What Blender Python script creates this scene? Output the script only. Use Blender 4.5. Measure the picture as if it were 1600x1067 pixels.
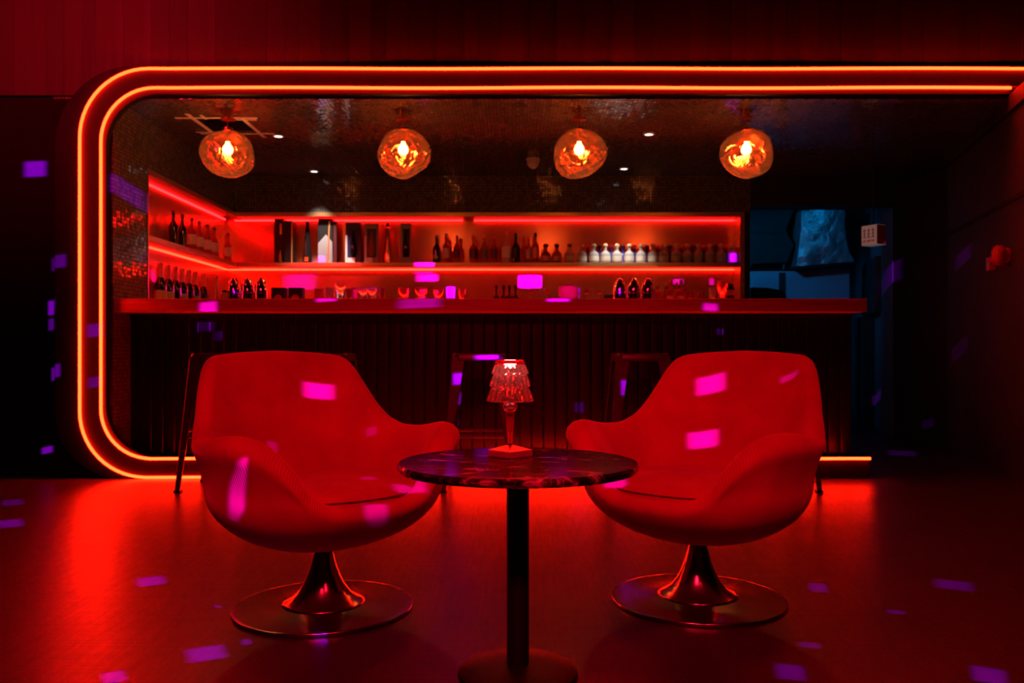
import bpy, bmesh, math, random
import numpy as np
from mathutils import Vector, Matrix

# ------------------------------------------------------------------ camera, world, exposure, large lights
scene = bpy.context.scene
COL = scene.collection
for o in list(bpy.data.objects):
    bpy.data.objects.remove(o)
rnd = random.Random(7)
PI = math.pi
F, HZ, CAMZ = 1300.0, 548.0, 0.80          # focal length (px of a 1600 px frame), horizon row, eye height (m)

cam_d = bpy.data.cameras.new('camera')
cam_d.sensor_width = 36.0
cam_d.lens = 36.0 * F / 1600.0
cam_d.shift_y = (HZ - 533.5) / 1600.0
cam_d.clip_start = 0.05
cam_d.dof.use_dof = True
cam_d.dof.focus_distance = 2.45
cam_d.dof.aperture_fstop = 4.5
cam = bpy.data.objects.new('camera', cam_d)
COL.objects.link(cam)
cam.location = (0, 0, CAMZ)
cam.rotation_euler = (PI / 2, 0, 0)
scene.camera = cam

world = bpy.data.worlds.new('dim_red_fill')
scene.world = world
world.use_nodes = True
bgn = world.node_tree.nodes['Background']
bgn.inputs[0].default_value = (1.0, 0.08, 0.16, 1)
bgn.inputs[1].default_value = 0.0012  # faint red ambient with no source, added as fill to lift the blacks

scene.view_settings.view_transform = 'Standard'
scene.view_settings.look = 'None'
scene.view_settings.gamma = 1.0
scene.view_settings.exposure = 0.0
scene.view_settings.use_curve_mapping = False

def spot_lamp(name, loc, target, energy, color, angle=60, blend=0.6, radius=0.1):
    d = bpy.data.lights.new(name, 'SPOT')
    d.energy = energy; d.color = color; d.spot_size = math.radians(angle); d.spot_blend = blend
    d.shadow_soft_size = radius
    o = bpy.data.objects.new(name, d)
    COL.objects.link(o)
    o.location = loc
    o.rotation_euler = (Vector(target) - Vector(loc)).to_track_quat('-Z', 'Y').to_euler()
    return o

RED = (1.0, 0.004, 0.028)
# red stage wash lamps under the room ceiling
spot_lamp('red_wash_lamp', (-0.5, -0.7, 3.1), (-0.35, 2.8, 0.35), 490, RED, 58, 1.0, 0.2)
spot_lamp('red_wash_lamp', (0.9, -0.6, 3.1), (0.65, 2.8, 0.35), 200, RED, 48, 1.0, 0.2)
spot_lamp('red_wash_lamp', (-3.0, 2.6, 3.05), (-3.1, 5.2, 3.25), 420, RED, 92, 1.0, 0.15)

# ------------------------------------------------------------------ helpers
def tag(o, label=None, cat=None, group=None, kind=None):
    if label: o['label'] = label
    if cat: o['category'] = cat
    if group: o['group'] = group
    if kind: o['kind'] = kind
    return o

def empty(name, loc=(0, 0, 0), rz=0.0, label=None, cat=None, group=None):
    o = bpy.data.objects.new(name, None)
    COL.objects.link(o)
    o.location = loc; o.rotation_euler = (0, 0, rz); o.empty_display_size = 0.05
    return tag(o, label, cat, group)

def at(x, y, Y):
    """picture point (1600 px frame) at real distance Y -> world"""
    return Vector(((x - 800) * Y / F, Y, CAMZ + (HZ - y) * Y / F))

class MB:
    """collects shapes, builds ONE mesh object"""
    def __init__(self):
        self.v = []; self.f = []
    def add(self, vs, fs):
        b = len(self.v)
        self.v += [tuple(p) for p in vs]
        self.f += [tuple(i + b for i in f) for f in fs]
        return self
    def box(self, x0, x1, y0, y1, z0, z1, bev=0.0, rot=None):
        if bev <= 0:
            vs = [(x, y, z) for z in (z0, z1) for (x, y) in ((x0, y0), (x1, y0), (x1, y1), (x0, y1))]
            fs = [(3, 2, 1, 0), (4, 5, 6, 7), (0, 1, 5, 4), (1, 2, 6, 5), (2, 3, 7, 6), (3, 0, 4, 7)]
        else:
            bm = bmesh.new()
            bmesh.ops.create_cube(bm, size=1.0)
            for p in bm.verts:
                p.co = Vector(((x0 + x1) / 2 + p.co.x * (x1 - x0), (y0 + y1) / 2 + p.co.y * (y1 - y0), (z0 + z1) / 2 + p.co.z * (z1 - z0)))
            bmesh.ops.bevel(bm, geom=bm.edges[:], offset=bev, segments=2, affect='EDGES', profile=0.6)
            bm.verts.index_update()
            vs = [p.co.copy() for p in bm.verts]
            fs = [[q.index for q in g.verts] for g in bm.faces]
            bm.free()
        if rot is not None:
            vs = [rot @ Vector(p) for p in vs]
        return self.add(vs, fs)
    def lathe(self, prof, n=24, c=(0, 0, 0), cap0=True, cap1=True, phase=0.0):
        vs = []; fs = []
        for (r, z) in prof:
            for k in range(n):
                a = 2 * PI * k / n + phase
                vs.append((c[0] + r * math.cos(a), c[1] + r * math.sin(a), c[2] + z))
        m = len(prof)
        for i in range(m - 1):
            for k in range(n):
                k2 = (k + 1) % n
                fs.append((i * n + k, i * n + k2, (i + 1) * n + k2, (i + 1) * n + k))
        if cap0: fs.append(tuple(range(n - 1, -1, -1)))
        if cap1: fs.append(tuple((m - 1) * n + k for k in range(n)))
        return self.add(vs, fs)
    def tube(self, pts, r, n=8, caps=True):
        pts = [Vector(p) for p in pts]
        vs = []; fs = []
        up = None
        for i, p in enumerate(pts):
            t = (pts[min(i + 1, len(pts) - 1)] - pts[max(i - 1, 0)]).normalized()
            if up is None:
                up = t.orthogonal().normalized()
            up = (up - t * up.dot(t)).normalized()
            b = t.cross(up)
            for k in range(n):
                a = 2 * PI * k / n
                vs.append(p + (up * math.cos(a) + b * math.sin(a)) * r)
        for i in range(len(pts) - 1):
            for k in range(n):
                k2 = (k + 1) % n
                fs.append((i * n + k, i * n + k2, (i + 1) * n + k2, (i + 1) * n + k))
        if caps:
            fs.append(tuple(range(n - 1, -1, -1)))
            fs.append(tuple((len(pts) - 1) * n + k for k in range(n)))
        return self.add(vs, fs)
    def prism(self, poly, axis, a0, a1):
        """polygon of 2-D points extruded along axis ('x','y','z')"""
        def mk(p, a):
            return {'x': (a, p[0], p[1]), 'y': (p[0], a, p[1]), 'z': (p[0], p[1], a)}[axis]
        n = len(poly)
        vs = [mk(p, a0) for p in poly] + [mk(p, a1) for p in poly]
        fs = [tuple(range(n - 1, -1, -1)), tuple(range(n, 2 * n))]
        fs += [(k, (k + 1) % n, n + (k + 1) % n, n + k) for k in range(n)]
        return self.add(vs, fs)
    def mesh(self, name, mat, smooth=False):
        me = bpy.data.meshes.new(name)
        me.from_pydata(self.v, [], self.f)
        bm = bmesh.new(); bm.from_mesh(me)
        bmesh.ops.recalc_face_normals(bm, faces=bm.faces)
        bm.to_mesh(me); bm.free()
        if mat: me.materials.append(mat)
        if smooth:
            me.polygons.foreach_set('use_smooth', [True] * len(me.polygons))
            if smooth != 'all':
                me.set_sharp_from_angle(angle=math.radians(38))
        me.update()
        return me
    def build(self, name, mat, parent=None, smooth=False, loc=(0, 0, 0), kind=None):
        o = bpy.data.objects.new(name, self.mesh(name, mat, smooth))
        COL.objects.link(o)
        o.location = loc
        if parent: o.parent = parent
        if kind: o['kind'] = kind
        return o

def inst(name, me, parent, loc=(0, 0, 0), rz=0.0):
    o = bpy.data.objects.new(name, me)
    COL.objects.link(o)
    o.parent = parent; o.location = loc; o.rotation_euler = (0, 0, rz)
    return o

def copy_tree(o, parent=None):
    c = o.copy(); COL.objects.link(c); c.parent = parent
    for ch in list(o.children):
        copy_tree(ch, c)
    return c

ORD = ['first', 'second', 'third', 'fourth', 'fifth', 'sixth', 'seventh', 'eighth', 'ninth', 'tenth', 'eleventh',
       'twelfth', 'thirteenth', 'fourteenth', 'fifteenth', 'sixteenth', 'seventeenth', 'eighteenth']

# ------------------------------------------------------------------ materials
def new_mat(name):
    m = bpy.data.materials.new(name)
    m.use_nodes = True
    nt = m.node_tree
    return m, nt, nt.nodes, nt.links, nt.nodes['Principled BSDF']

def pmat(name, color, rough=0.5, metal=0.0, spec=0.5, trans=0.0, ior=1.45, coat=0.0, sheen=0.0, bump=None, alpha=1.0):
    m, nt, N, L, P = new_mat(name)
    P.inputs['Base Color'].default_value = (*color, 1)
    P.inputs['Roughness'].default_value = rough
    P.inputs['Metallic'].default_value = metal
    P.inputs['Specular IOR Level'].default_value = spec
    P.inputs['Transmission Weight'].default_value = trans
    P.inputs['IOR'].default_value = ior
    P.inputs['Coat Weight'].default_value = coat
    P.inputs['Sheen Weight'].default_value = sheen
    P.inputs['Alpha'].default_value = alpha
    if bump:
        tc = N.new('ShaderNodeTexCoord'); mp = N.new('ShaderNodeMapping')
        nz = N.new('ShaderNodeTexNoise'); bp = N.new('ShaderNodeBump')
        mp.inputs['Scale'].default_value = bump[0]
        nz.inputs['Scale'].default_value = 1.0
        nz.inputs['Detail'].default_value = 3
        bp.inputs['Strength'].default_value = bump[1]
        bp.inputs['Distance'].default_value = bump[2]
        L.new(tc.outputs['Object'], mp.inputs[0]); L.new(mp.outputs[0], nz.inputs['Vector'])
        L.new(nz.outputs['Fac'], bp.inputs['Height']); L.new(bp.outputs[0], P.inputs['Normal'])
    return m

def emat(name, color, strength=1.0):
    m = bpy.data.materials.new(name); m.use_nodes = True
    nt = m.node_tree
    nt.nodes.remove(nt.nodes['Principled BSDF'])
    e = nt.nodes.new('ShaderNodeEmission')
    e.inputs[0].default_value = (*color, 1); e.inputs[1].default_value = strength
    nt.links.new(e.outputs[0], nt.nodes['Material Output'].inputs[0])
    return m

def noise_mat(name, c0, c1, scale, rough=(0.4, 0.6), detail=5, lo=0.35, hi=0.65, bump=0.0, bdist=0.002, metal=0.0, spec=0.5, coords='Object', sheen=0.0):
    m, nt, N, L, P = new_mat(name)
    tc = N.new('ShaderNodeTexCoord'); mp = N.new('ShaderNodeMapping'); nz = N.new('ShaderNodeTexNoise')
    rp = N.new('ShaderNodeValToRGB')
    mp.inputs['Scale'].default_value = scale
    nz.inputs['Scale'].default_value = 1.0; nz.inputs['Detail'].default_value = detail
    rp.color_ramp.elements[0].position = lo; rp.color_ramp.elements[0].color = (*c0, 1)
    rp.color_ramp.elements[1].position = hi; rp.color_ramp.elements[1].color = (*c1, 1)
    L.new(tc.outputs[coords], mp.inputs[0]); L.new(mp.outputs[0], nz.inputs['Vector'])
    L.new(nz.outputs['Fac'], rp.inputs[0]); L.new(rp.outputs[0], P.inputs['Base Color'])
    mr = N.new('ShaderNodeMapRange')
    mr.inputs['From Min'].default_value = 0.3; mr.inputs['From Max'].default_value = 0.7
    mr.inputs['To Min'].default_value = rough[0]; mr.inputs['To Max'].default_value = rough[1]
    L.new(nz.outputs['Fac'], mr.inputs[0]); L.new(mr.outputs[0], P.inputs['Roughness'])
    P.inputs['Metallic'].default_value = metal; P.inputs['Specular IOR Level'].default_value = spec
    P.inputs['Sheen Weight'].default_value = sheen
    if bump:
        bp = N.new('ShaderNodeBump'); bp.inputs['Strength'].default_value = bump; bp.inputs['Distance'].default_value = bdist
        L.new(nz.outputs['Fac'], bp.inputs['Height']); L.new(bp.outputs[0], P.inputs['Normal'])
    return m

def mosaic_mat(name, axes, size=0.025):
    """small glossy dark tiles, each tilted a little; axes = the two object axes of the surface"""
    m, nt, N, L, P = new_mat(name)
    tc = N.new('ShaderNodeTexCoord'); sp = N.new('ShaderNodeSeparateXYZ')
    L.new(tc.outputs['Object'], sp.inputs[0])
    def math_(op, a, b=None):
        n = N.new('ShaderNodeMath'); n.operation = op
        for i, q in enumerate((a, b)):
            if q is None: continue
            if isinstance(q, (int, float)): n.inputs[i].default_value = q
            else: L.new(q, n.inputs[i])
        return n.outputs[0]
    ids = []; edges = []
    for ax in axes:
        s = math_('MULTIPLY', sp.outputs[ax], 1.0 / size)
        ids.append(math_('FLOOR', s))
        fr = math_('FRACT', s)
        edges.append(math_('ABSOLUTE', math_('SUBTRACT', fr, 0.5)))
    e = math_('MAXIMUM', edges[0], edges[1])
    grout = math_('GREATER_THAN', e, 0.41)
    cb = N.new('ShaderNodeCombineXYZ')
    L.new(ids[0], cb.inputs[0]); L.new(ids[1], cb.inputs[1])
    wn = N.new('ShaderNodeTexWhiteNoise'); wn.noise_dimensions = '2D'
    L.new(cb.outputs[0], wn.inputs['Vector'])
    vm = N.new('ShaderNodeVectorMath'); vm.operation = 'SUBTRACT'; vm.inputs[1].default_value = (0.5, 0.5, 0.5)
    L.new(wn.outputs['Color'], vm.inputs[0])
    vs = N.new('ShaderNodeVectorMath'); vs.operation = 'SCALE'; vs.inputs['Scale'].default_value = 0.05
    L.new(vm.outputs[0], vs.inputs[0])
    ge = N.new('ShaderNodeNewGeometry')
    va = N.new('ShaderNodeVectorMath'); va.operation = 'ADD'
    L.new(ge.outputs['Normal'], va.inputs[0]); L.new(vs.outputs[0], va.inputs[1])
    vn = N.new('ShaderNodeVectorMath'); vn.operation = 'NORMALIZE'
    L.new(va.outputs[0], vn.inputs[0]); L.new(vn.outputs[0], P.inputs['Normal'])
    mx = N.new('ShaderNodeMix'); mx.data_type = 'RGBA'
    L.new(grout, mx.inputs[0])
    tl = N.new('ShaderNodeValToRGB')
    tl.color_ramp.elements[0].color = (0.10, 0.078, 0.066, 1); tl.color_ramp.elements[1].color = (0.19, 0.15, 0.13, 1)
    L.new(wn.outputs['Value'], tl.inputs[0]); L.new(tl.outputs[0], mx.inputs[6])
    mx.inputs[7].default_value = (0.003, 0.0025, 0.0025, 1)
    L.new(mx.outputs[2], P.inputs['Base Color'])
    mr = N.new('ShaderNodeMapRange'); L.new(grout, mr.inputs[0])
    mr.inputs['To Min'].default_value = 0.09; mr.inputs['To Max'].default_value = 0.8
    L.new(mr.outputs[0], P.inputs['Roughness'])
    P.inputs['Specular IOR Level'].default_value = 0.6
    return m

def velvet_mat(name):
    m, nt, N, L, P = new_mat(name)
    uv = N.new('ShaderNodeUVMap')
    sp = N.new('ShaderNodeSeparateXYZ'); L.new(uv.outputs[0], sp.inputs[0])
    mu = N.new('ShaderNodeMath'); mu.operation = 'MULTIPLY'; mu.inputs[1].default_value = 2 * PI * 330
    L.new(sp.outputs[0], mu.inputs[0])
    sn = N.new('ShaderNodeMath'); sn.operation = 'SINE'; L.new(mu.outputs[0], sn.inputs[0])
    bp = N.new('ShaderNodeBump'); bp.inputs['Strength'].default_value = 0.35; bp.inputs['Distance'].default_value = 0.0012
    L.new(sn.outputs[0], bp.inputs['Height']); L.new(bp.outputs[0], P.inputs['Normal'])
    tc = N.new('ShaderNodeTexCoord'); nz = N.new('ShaderNodeTexNoise')
    nz.inputs['Scale'].default_value = 7; nz.inputs['Detail'].default_value = 4
    L.new(tc.outputs['Object'], nz.inputs['Vector'])
    rp = N.new('ShaderNodeValToRGB')
    rp.color_ramp.elements[0].position = 0.3; rp.color_ramp.elements[0].color = (0.40, 0.012, 0.045, 1)
    rp.color_ramp.elements[1].position = 0.7; rp.color_ramp.elements[1].color = (0.56, 0.016, 0.06, 1)
    L.new(nz.outputs['Fac'], rp.inputs[0]); L.new(rp.outputs[0], P.inputs['Base Color'])
    P.inputs['Roughness'].default_value = 0.92; P.inputs['Specular IOR Level'].default_value = 0.15
    P.inputs['Sheen Weight'].default_value = 0.35; P.inputs['Sheen Roughness'].default_value = 0.45
    P.inputs['Sheen Tint'].default_value = (1, 0.3, 0.3, 1)
    return m

def marble_mat(name):
    m, nt, N, L, P = new_mat(name)
    tc = N.new('ShaderNodeTexCoord'); mp = N.new('ShaderNodeMapping'); mp.inputs['Scale'].default_value = (7, 16, 8)
    mp.inputs['Rotation'].default_value = (0, 0, 0.35)
    n1 = N.new('ShaderNodeTexNoise'); n1.inputs['Scale'].default_value = 1.0; n1.inputs['Detail'].default_value = 8
    n1.inputs['Roughness'].default_value = 0.68; n1.inputs['Distortion'].default_value = 1.4
    L.new(tc.outputs['Object'], mp.inputs[0]); L.new(mp.outputs[0], n1.inputs['Vector'])
    rp = N.new('ShaderNodeValToRGB')
    E = rp.color_ramp.elements
    E[0].position = 0.50; E[0].color = (0.010, 0.007, 0.008, 1)
    E[1].position = 0.63; E[1].color = (0.60, 0.42, 0.38, 1)
    q = E.new(0.56); q.color = (0.07, 0.028, 0.028, 1)
    L.new(n1.outputs['Fac'], rp.inputs[0]); L.new(rp.outputs[0], P.inputs['Base Color'])
    P.inputs['Roughness'].default_value = 0.12
    return m

def copper_glass_mat(name):
    """thin metallised glass: partly mirror, partly see-through"""
    m = bpy.data.materials.new(name); m.use_nodes = True
    nt = m.node_tree; N = nt.nodes; L = nt.links
    N.remove(N['Principled BSDF'])
    gl = N.new('ShaderNodeBsdfGlossy'); gl.inputs['Color'].default_value = (1.0, 0.45, 0.20, 1); gl.inputs['Roughness'].default_value = 0.05
    tr = N.new('ShaderNodeBsdfTransparent'); tr.inputs['Color'].default_value = (1.0, 0.50, 0.22, 1)
    mx = N.new('ShaderNodeMixShader'); mx.inputs[0].default_value = 0.55
    tc = N.new('ShaderNodeTexCoord'); nz = N.new('ShaderNodeTexNoise'); bp = N.new('ShaderNodeBump')
    nz.inputs['Scale'].default_value = 9; nz.inputs['Detail'].default_value = 2.5; nz.inputs['Distortion'].default_value = 1.2
    bp.inputs['Strength'].default_value = 0.7; bp.inputs['Distance'].default_value = 0.022
    L.new(tc.outputs['Object'], nz.inputs['Vector']); L.new(nz.outputs['Fac'], bp.inputs['Height']); L.new(bp.outputs[0], gl.inputs['Normal'])
    tl = N.new('ShaderNodeBsdfTranslucent'); tl.inputs['Color'].default_value = (0.95, 0.30, 0.09, 1)
    m0 = N.new('ShaderNodeMixShader'); m0.inputs[0].default_value = 0.055
    L.new(tr.outputs[0], m0.inputs[1]); L.new(tl.outputs[0], m0.inputs[2])
    L.new(m0.outputs[0], mx.inputs[1]); L.new(gl.outputs[0], mx.inputs[2])
    L.new(mx.outputs[0], N['Material Output'].inputs[0])
    return m

M = {}
M['neon'] = emat('neon_tube_light', (68.0, 0.47, 0.07))
M['led_top'] = emat('led_strip_red', (25.0, 0.11, 0.13))
M['led_shelf'] = emat('led_strip_warm_red', (27.0, 0.27, 0.10))
M['bulb'] = emat('lamp_bulb', (70.0, 32.0, 12.0))
M['down'] = emat('downlight_lens', (3.0, 3.0, 3.2))
M['lampled'] = emat('table_lamp_led', (10.0, 8.0, 7.0))
def floor_mat(name):
    m, nt, N, L, P = new_mat(name)
    tc = N.new('ShaderNodeTexCoord')
    def nz(scale, rot, detail):
        mp = N.new('ShaderNodeMapping'); mp.inputs['Scale'].default_value = scale; mp.inputs['Rotation'].default_value = (0, 0, rot)
        n = N.new('ShaderNodeTexNoise'); n.inputs['Scale'].default_value = 1.0; n.inputs['Detail'].default_value = detail
        L.new(tc.outputs['Object'], mp.inputs[0]); L.new(mp.outputs[0], n.inputs['Vector'])
        return n.outputs['Fac']
    big = nz((1.1, 2.2, 1), 0.2, 4); scr = nz((3, 110, 1), -0.75, 3); scr2 = nz((90, 4, 1), -0.35, 3)
    rp = N.new('ShaderNodeValToRGB')
    rp.color_ramp.elements[0].position = 0.3; rp.color_ramp.elements[0].color = (0.026, 0.010, 0.022, 1)
    rp.color_ramp.elements[1].position = 0.7; rp.color_ramp.elements[1].color = (0.040, 0.016, 0.034, 1)
    L.new(big, rp.inputs[0]); L.new(rp.outputs[0], P.inputs['Base Color'])
    ad = N.new('ShaderNodeMath'); ad.operation = 'ADD'; L.new(scr, ad.inputs[0]); L.new(scr2, ad.inputs[1])
    mr = N.new('ShaderNodeMapRange'); mr.inputs['From Min'].default_value = 0.6; mr.inputs['From Max'].default_value = 1.4
    mr.inputs['To Min'].default_value = 0.28; mr.inputs['To Max'].default_value = 0.44
    L.new(ad.outputs[0], mr.inputs[0]); L.new(mr.outputs[0], P.inputs['Roughness'])
    bp = N.new('ShaderNodeBump'); bp.inputs['Strength'].default_value = 0.05; bp.inputs['Distance'].default_value = 0.002
    L.new(ad.outputs[0], bp.inputs['Height']); L.new(bp.outputs[0], P.inputs['Normal'])
    P.inputs['Specular IOR Level'].default_value = 0.72
    P.inputs['Specular Tint'].default_value = (1.0, 0.14, 0.6, 1)
    return m
M['floor'] = floor_mat('polished_floor')
M['darkwall'] = noise_mat('dark_paint', (0.010, 0.008, 0.009), (0.016, 0.012, 0.013), (3, 3, 3), rough=(0.6, 0.75))
M['blackpaint'] = noise_mat('matt_black_paint', (0.0030, 0.0026, 0.0030), (0.0045, 0.0038, 0.0042), (3, 3, 3), rough=(0.7, 0.85), spec=0.2)
M['brownwall'] = noise_mat('dark_brown_paint', (0.020, 0.012, 0.009), (0.030, 0.018, 0.013), (3, 3, 3), rough=(0.6, 0.75))
M['portal'] = noise_mat('portal_paint', (0.0020, 0.0015, 0.0015), (0.0030, 0.0022, 0.0022), (5, 5, 5), rough=(0.55, 0.7), spec=0.25)
M['mosaic_xy'] = mosaic_mat('mosaic_tiles_ceiling', (0, 1))
M['mosaic_yz'] = mosaic_mat('mosaic_tiles_side', (1, 2))
M['mosaic_xz'] = mosaic_mat('mosaic_tiles_back', (0, 2))
M['brass'] = noise_mat('brushed_brass', (0.74, 0.22, 0.11), (0.80, 0.25, 0.13), (9, 9, 1.4), rough=(0.20, 0.24), metal=0.62, lo=0.2, hi=0.8)
M['brassframe'] = noise_mat('brass_edge', (0.60, 0.32, 0.13), (0.75, 0.42, 0.18), (3, 3, 60), rough=(0.28, 0.40), metal=0.9)
M['slat'] = noise_mat('dark_gloss_slat', (0.004, 0.0035, 0.0035), (0.007, 0.006, 0.006), (30, 30, 2), rough=(0.26, 0.34))
M['counter'] = noise_mat('stained_wood_counter', (0.52, 0.14, 0.10), (0.72, 0.22, 0.16), (2.5, 14, 40), rough=(0.32, 0.5), detail=6, bump=0.06)
M['velvet'] = velvet_mat('red_corduroy')
M['chrome'] = pmat('polished_metal', (0.62, 0.58, 0.57), 0.14, 1.0)
M['darkchrome'] = pmat('dark_polished_metal', (0.36, 0.30, 0.30), 0.20, 1.0)
M['mirror'] = pmat('mirror_steel', (0.85, 0.82, 0.82), 0.04, 1.0)
M['blackmetal'] = pmat('black_metal', (0.006, 0.0055, 0.0055), 0.5, 0.0, 0.3)
M['stool'] = noise_mat('dark_stool_metal', (0.055, 0.038, 0.038), (0.075, 0.052, 0.050), (8, 8, 8), rough=(0.3, 0.42), metal=0.3)
M['marble'] = marble_mat('black_marble')
def crystal_mat(name):
    m = bpy.data.materials.new(name); m.use_nodes = True
    nt = m.node_tree; N = nt.nodes; L = nt.links
    N.remove(N['Principled BSDF'])
    gl = N.new('ShaderNodeBsdfGlossy'); gl.inputs['Color'].default_value = (1, 0.9, 0.9, 1); gl.inputs['Roughness'].default_value = 0.08
    tr = N.new('ShaderNodeBsdfGlass'); tr.inputs['Color'].default_value = (1.0, 0.70, 0.70, 1); tr.inputs['Roughness'].default_value = 0.06; tr.inputs['IOR'].default_value = 1.38
    tl = N.new('ShaderNodeBsdfTranslucent'); tl.inputs['Color'].default_value = (0.95, 0.50, 0.48, 1)
    m1 = N.new('ShaderNodeMixShader'); m1.inputs[0].default_value = 0.16
    m2 = N.new('ShaderNodeMixShader')
    lw = N.new('ShaderNodeLayerWeight'); lw.inputs[0].default_value = 0.2
    L.new(tr.outputs[0], m1.inputs[1]); L.new(tl.outputs[0], m1.inputs[2])
    L.new(lw.outputs['Facing'], m2.inputs[0]); L.new(m1.outputs[0], m2.inputs[1]); L.new(gl.outputs[0], m2.inputs[2])
    L.new(m2.outputs[0], N['Material Output'].inputs[0])
    return m
M['acrylic'] = crystal_mat('clear_pink_acrylic')
M['redacrylic'] = pmat('red_acrylic', (0.85, 0.06, 0.08), 0.05, 0, 0.5, 0.75, 1.42)
M['lampbase'] = pmat('rosy_acrylic_base', (0.45, 0.16, 0.15), 0.14, 0.0, 0.6, 0.3)
M['copperglass'] = copper_glass_mat('melted_copper_glass')
M['copper'] = pmat('copper_metal', (0.75, 0.30, 0.14), 0.25, 1.0)
M['white'] = pmat('white_plastic', (0.62, 0.58, 0.56), 0.5)
M['signglow'] = pmat('sign_added_glow', (0.62, 0.55, 0.52), 0.5)
M['signglow'].node_tree.nodes['Principled BSDF'].inputs['Emission Color'].default_value = (1.0, 0.80, 0.76, 1)
M['signglow'].node_tree.nodes['Principled BSDF'].inputs['Emission Strength'].default_value = 0.07  # weak glow added to brighten the sign, no lamp inside
M['tape'] = pmat('white_tape', (0.95, 0.92, 0.90), 0.7)
M['black'] = pmat('black_void', (0.004, 0.004, 0.004), 0.8)
M['joist'] = pmat('pale_wood_joist', (0.32, 0.20, 0.13), 0.7)
M['redplastic'] = pmat('red_plastic', (0.55, 0.02, 0.015), 0.35)
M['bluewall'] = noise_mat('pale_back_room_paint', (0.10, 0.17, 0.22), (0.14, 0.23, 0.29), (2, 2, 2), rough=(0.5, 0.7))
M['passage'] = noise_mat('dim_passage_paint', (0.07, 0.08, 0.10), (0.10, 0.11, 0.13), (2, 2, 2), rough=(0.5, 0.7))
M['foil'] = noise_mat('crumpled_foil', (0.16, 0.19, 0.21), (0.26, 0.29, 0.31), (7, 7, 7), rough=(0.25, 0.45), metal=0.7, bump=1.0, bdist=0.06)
M['grey'] = pmat('grey_card', (0.34, 0.29, 0.29), 0.6)
M['paper'] = pmat('white_paper', (0.85, 0.83, 0.85), 0.7)
M['cream'] = pmat('cream_label', (0.60, 0.52, 0.42), 0.6)
M['gold'] = pmat('gold_foil', (0.80, 0.48, 0.16), 0.3, 1.0)
M['blackcard'] = pmat('black_card', (0.012, 0.009, 0.010), 0.4)
M['purplecard'] = pmat('dark_plum_card', (0.045, 0.022, 0.055), 0.45)
M['bluecard'] = pmat('navy_card', (0.018, 0.016, 0.12), 0.5)
M['maroon'] = pmat('maroon_card', (0.10, 0.012, 0.014), 0.45)
M['darkglass'] = pmat('dark_bottle_glass', (0.012, 0.010, 0.010), 0.07, 0, 0.6)
M['pinkclear'] = pmat('rosy_clear_glass', (1.0, 0.50, 0.46), 0.05, 0, 0.5, 0.92, 1.3)
M['redglass'] = pmat('red_amber_glass', (0.62, 0.07, 0.04), 0.06, 0, 0.5, 0.60, 1.3)
M['amber'] = pmat('amber_glass', (0.62, 0.19, 0.04), 0.06, 0, 0.5, 0.6, 1.3)
M['clear'] = pmat('clear_glass', (0.92, 0.90, 0.88), 0.03, 0, 0.5, 1.0, 1.45)
M['clearthin'] = pmat('frosty_clear_glass', (0.75, 0.72, 0.66), 0.12, 0, 0.5, 0.55, 1.3)
M['blueglass'] = pmat('blue_glass', (0.10, 0.09, 0.42), 0.08, 0, 0.5, 0.4, 1.3)
M['cork'] = pmat('pale_cork', (0.62, 0.46, 0.26), 0.6)
M['orangefoil'] = pmat('orange_foil', (0.78, 0.30, 0.09), 0.4, 0.5)
M['pinkfoil'] = pmat('rosy_foil', (0.62, 0.20, 0.15), 0.4, 0.4)
M['greenlabel'] = pmat('olive_label', (0.16, 0.15, 0.045), 0.6)

# ------------------------------------------------------------------ the setting
YF = 5.2           # portal plane
XL = -2.52         # alcove side wall
YB = 7.58          # alcove back wall face
ZC = 2.39          # alcove ceiling
def struct(name, mb, mat, parent=None, smooth=False):
    return mb.build(name, mat, parent, smooth, kind='structure')

struct('floor', MB().box(-4.2, 5.2, -2.5, 11.2, -0.1, 0), M['floor'])
struct('ceiling_room', MB().box(-4.2, 4.2, -2.5, YF + 0.12, 3.25, 3.35), M['darkwall'])
struct('wall_left', MB().box(-4.3, -4.2, -2.5, YF + 0.12, 0, 3.25), M['darkwall'])
struct('wall_rear', MB().box(-4.2, 4.2, -2.6, -2.5, 0, 3.25), M['darkwall'])
struct('wall_front_left', MB().box(-4.2, -2.62, YF + 0.06, YF + 0.16, 0, 2.405), M['blackpaint'])

# upper wall clad with planks
wu = struct('wall_upper', MB().box(-4.2, 4.2, YF + 0.06, YF + 0.16, 2.405, 3.25), M['darkwall'])
plank_mats = []
for k in range(4):
    b = 0.20 + 0.03 * k
    plank_mats.append(noise_mat('stained_plank_%s' % 'abcd'[k], (0.085 * b, 0.030 * b, 0.024 * b), (0.145 * b, 0.055 * b, 0.042 * b), (26, 26, 1.1), rough=(0.5, 0.7), detail=5))
x = -4.2
pb = {}
while x < 4.18:
    w = rnd.choice((0.085, 0.115, 0.145, 0.175))
    if x + w > 4.19: break
    key = (w, rnd.randrange(4))
    if key not in pb:
        pb[key] = MB().box(0.0003, w - 0.0003, -0.022, 0, 0, 0.84, 0.001).mesh('plank', plank_mats[key[1]])
    inst('plank', pb[key], wu, (x, YF + 0.059 - rnd.uniform(0, 0.0025), 2.407))
    x += w

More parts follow.
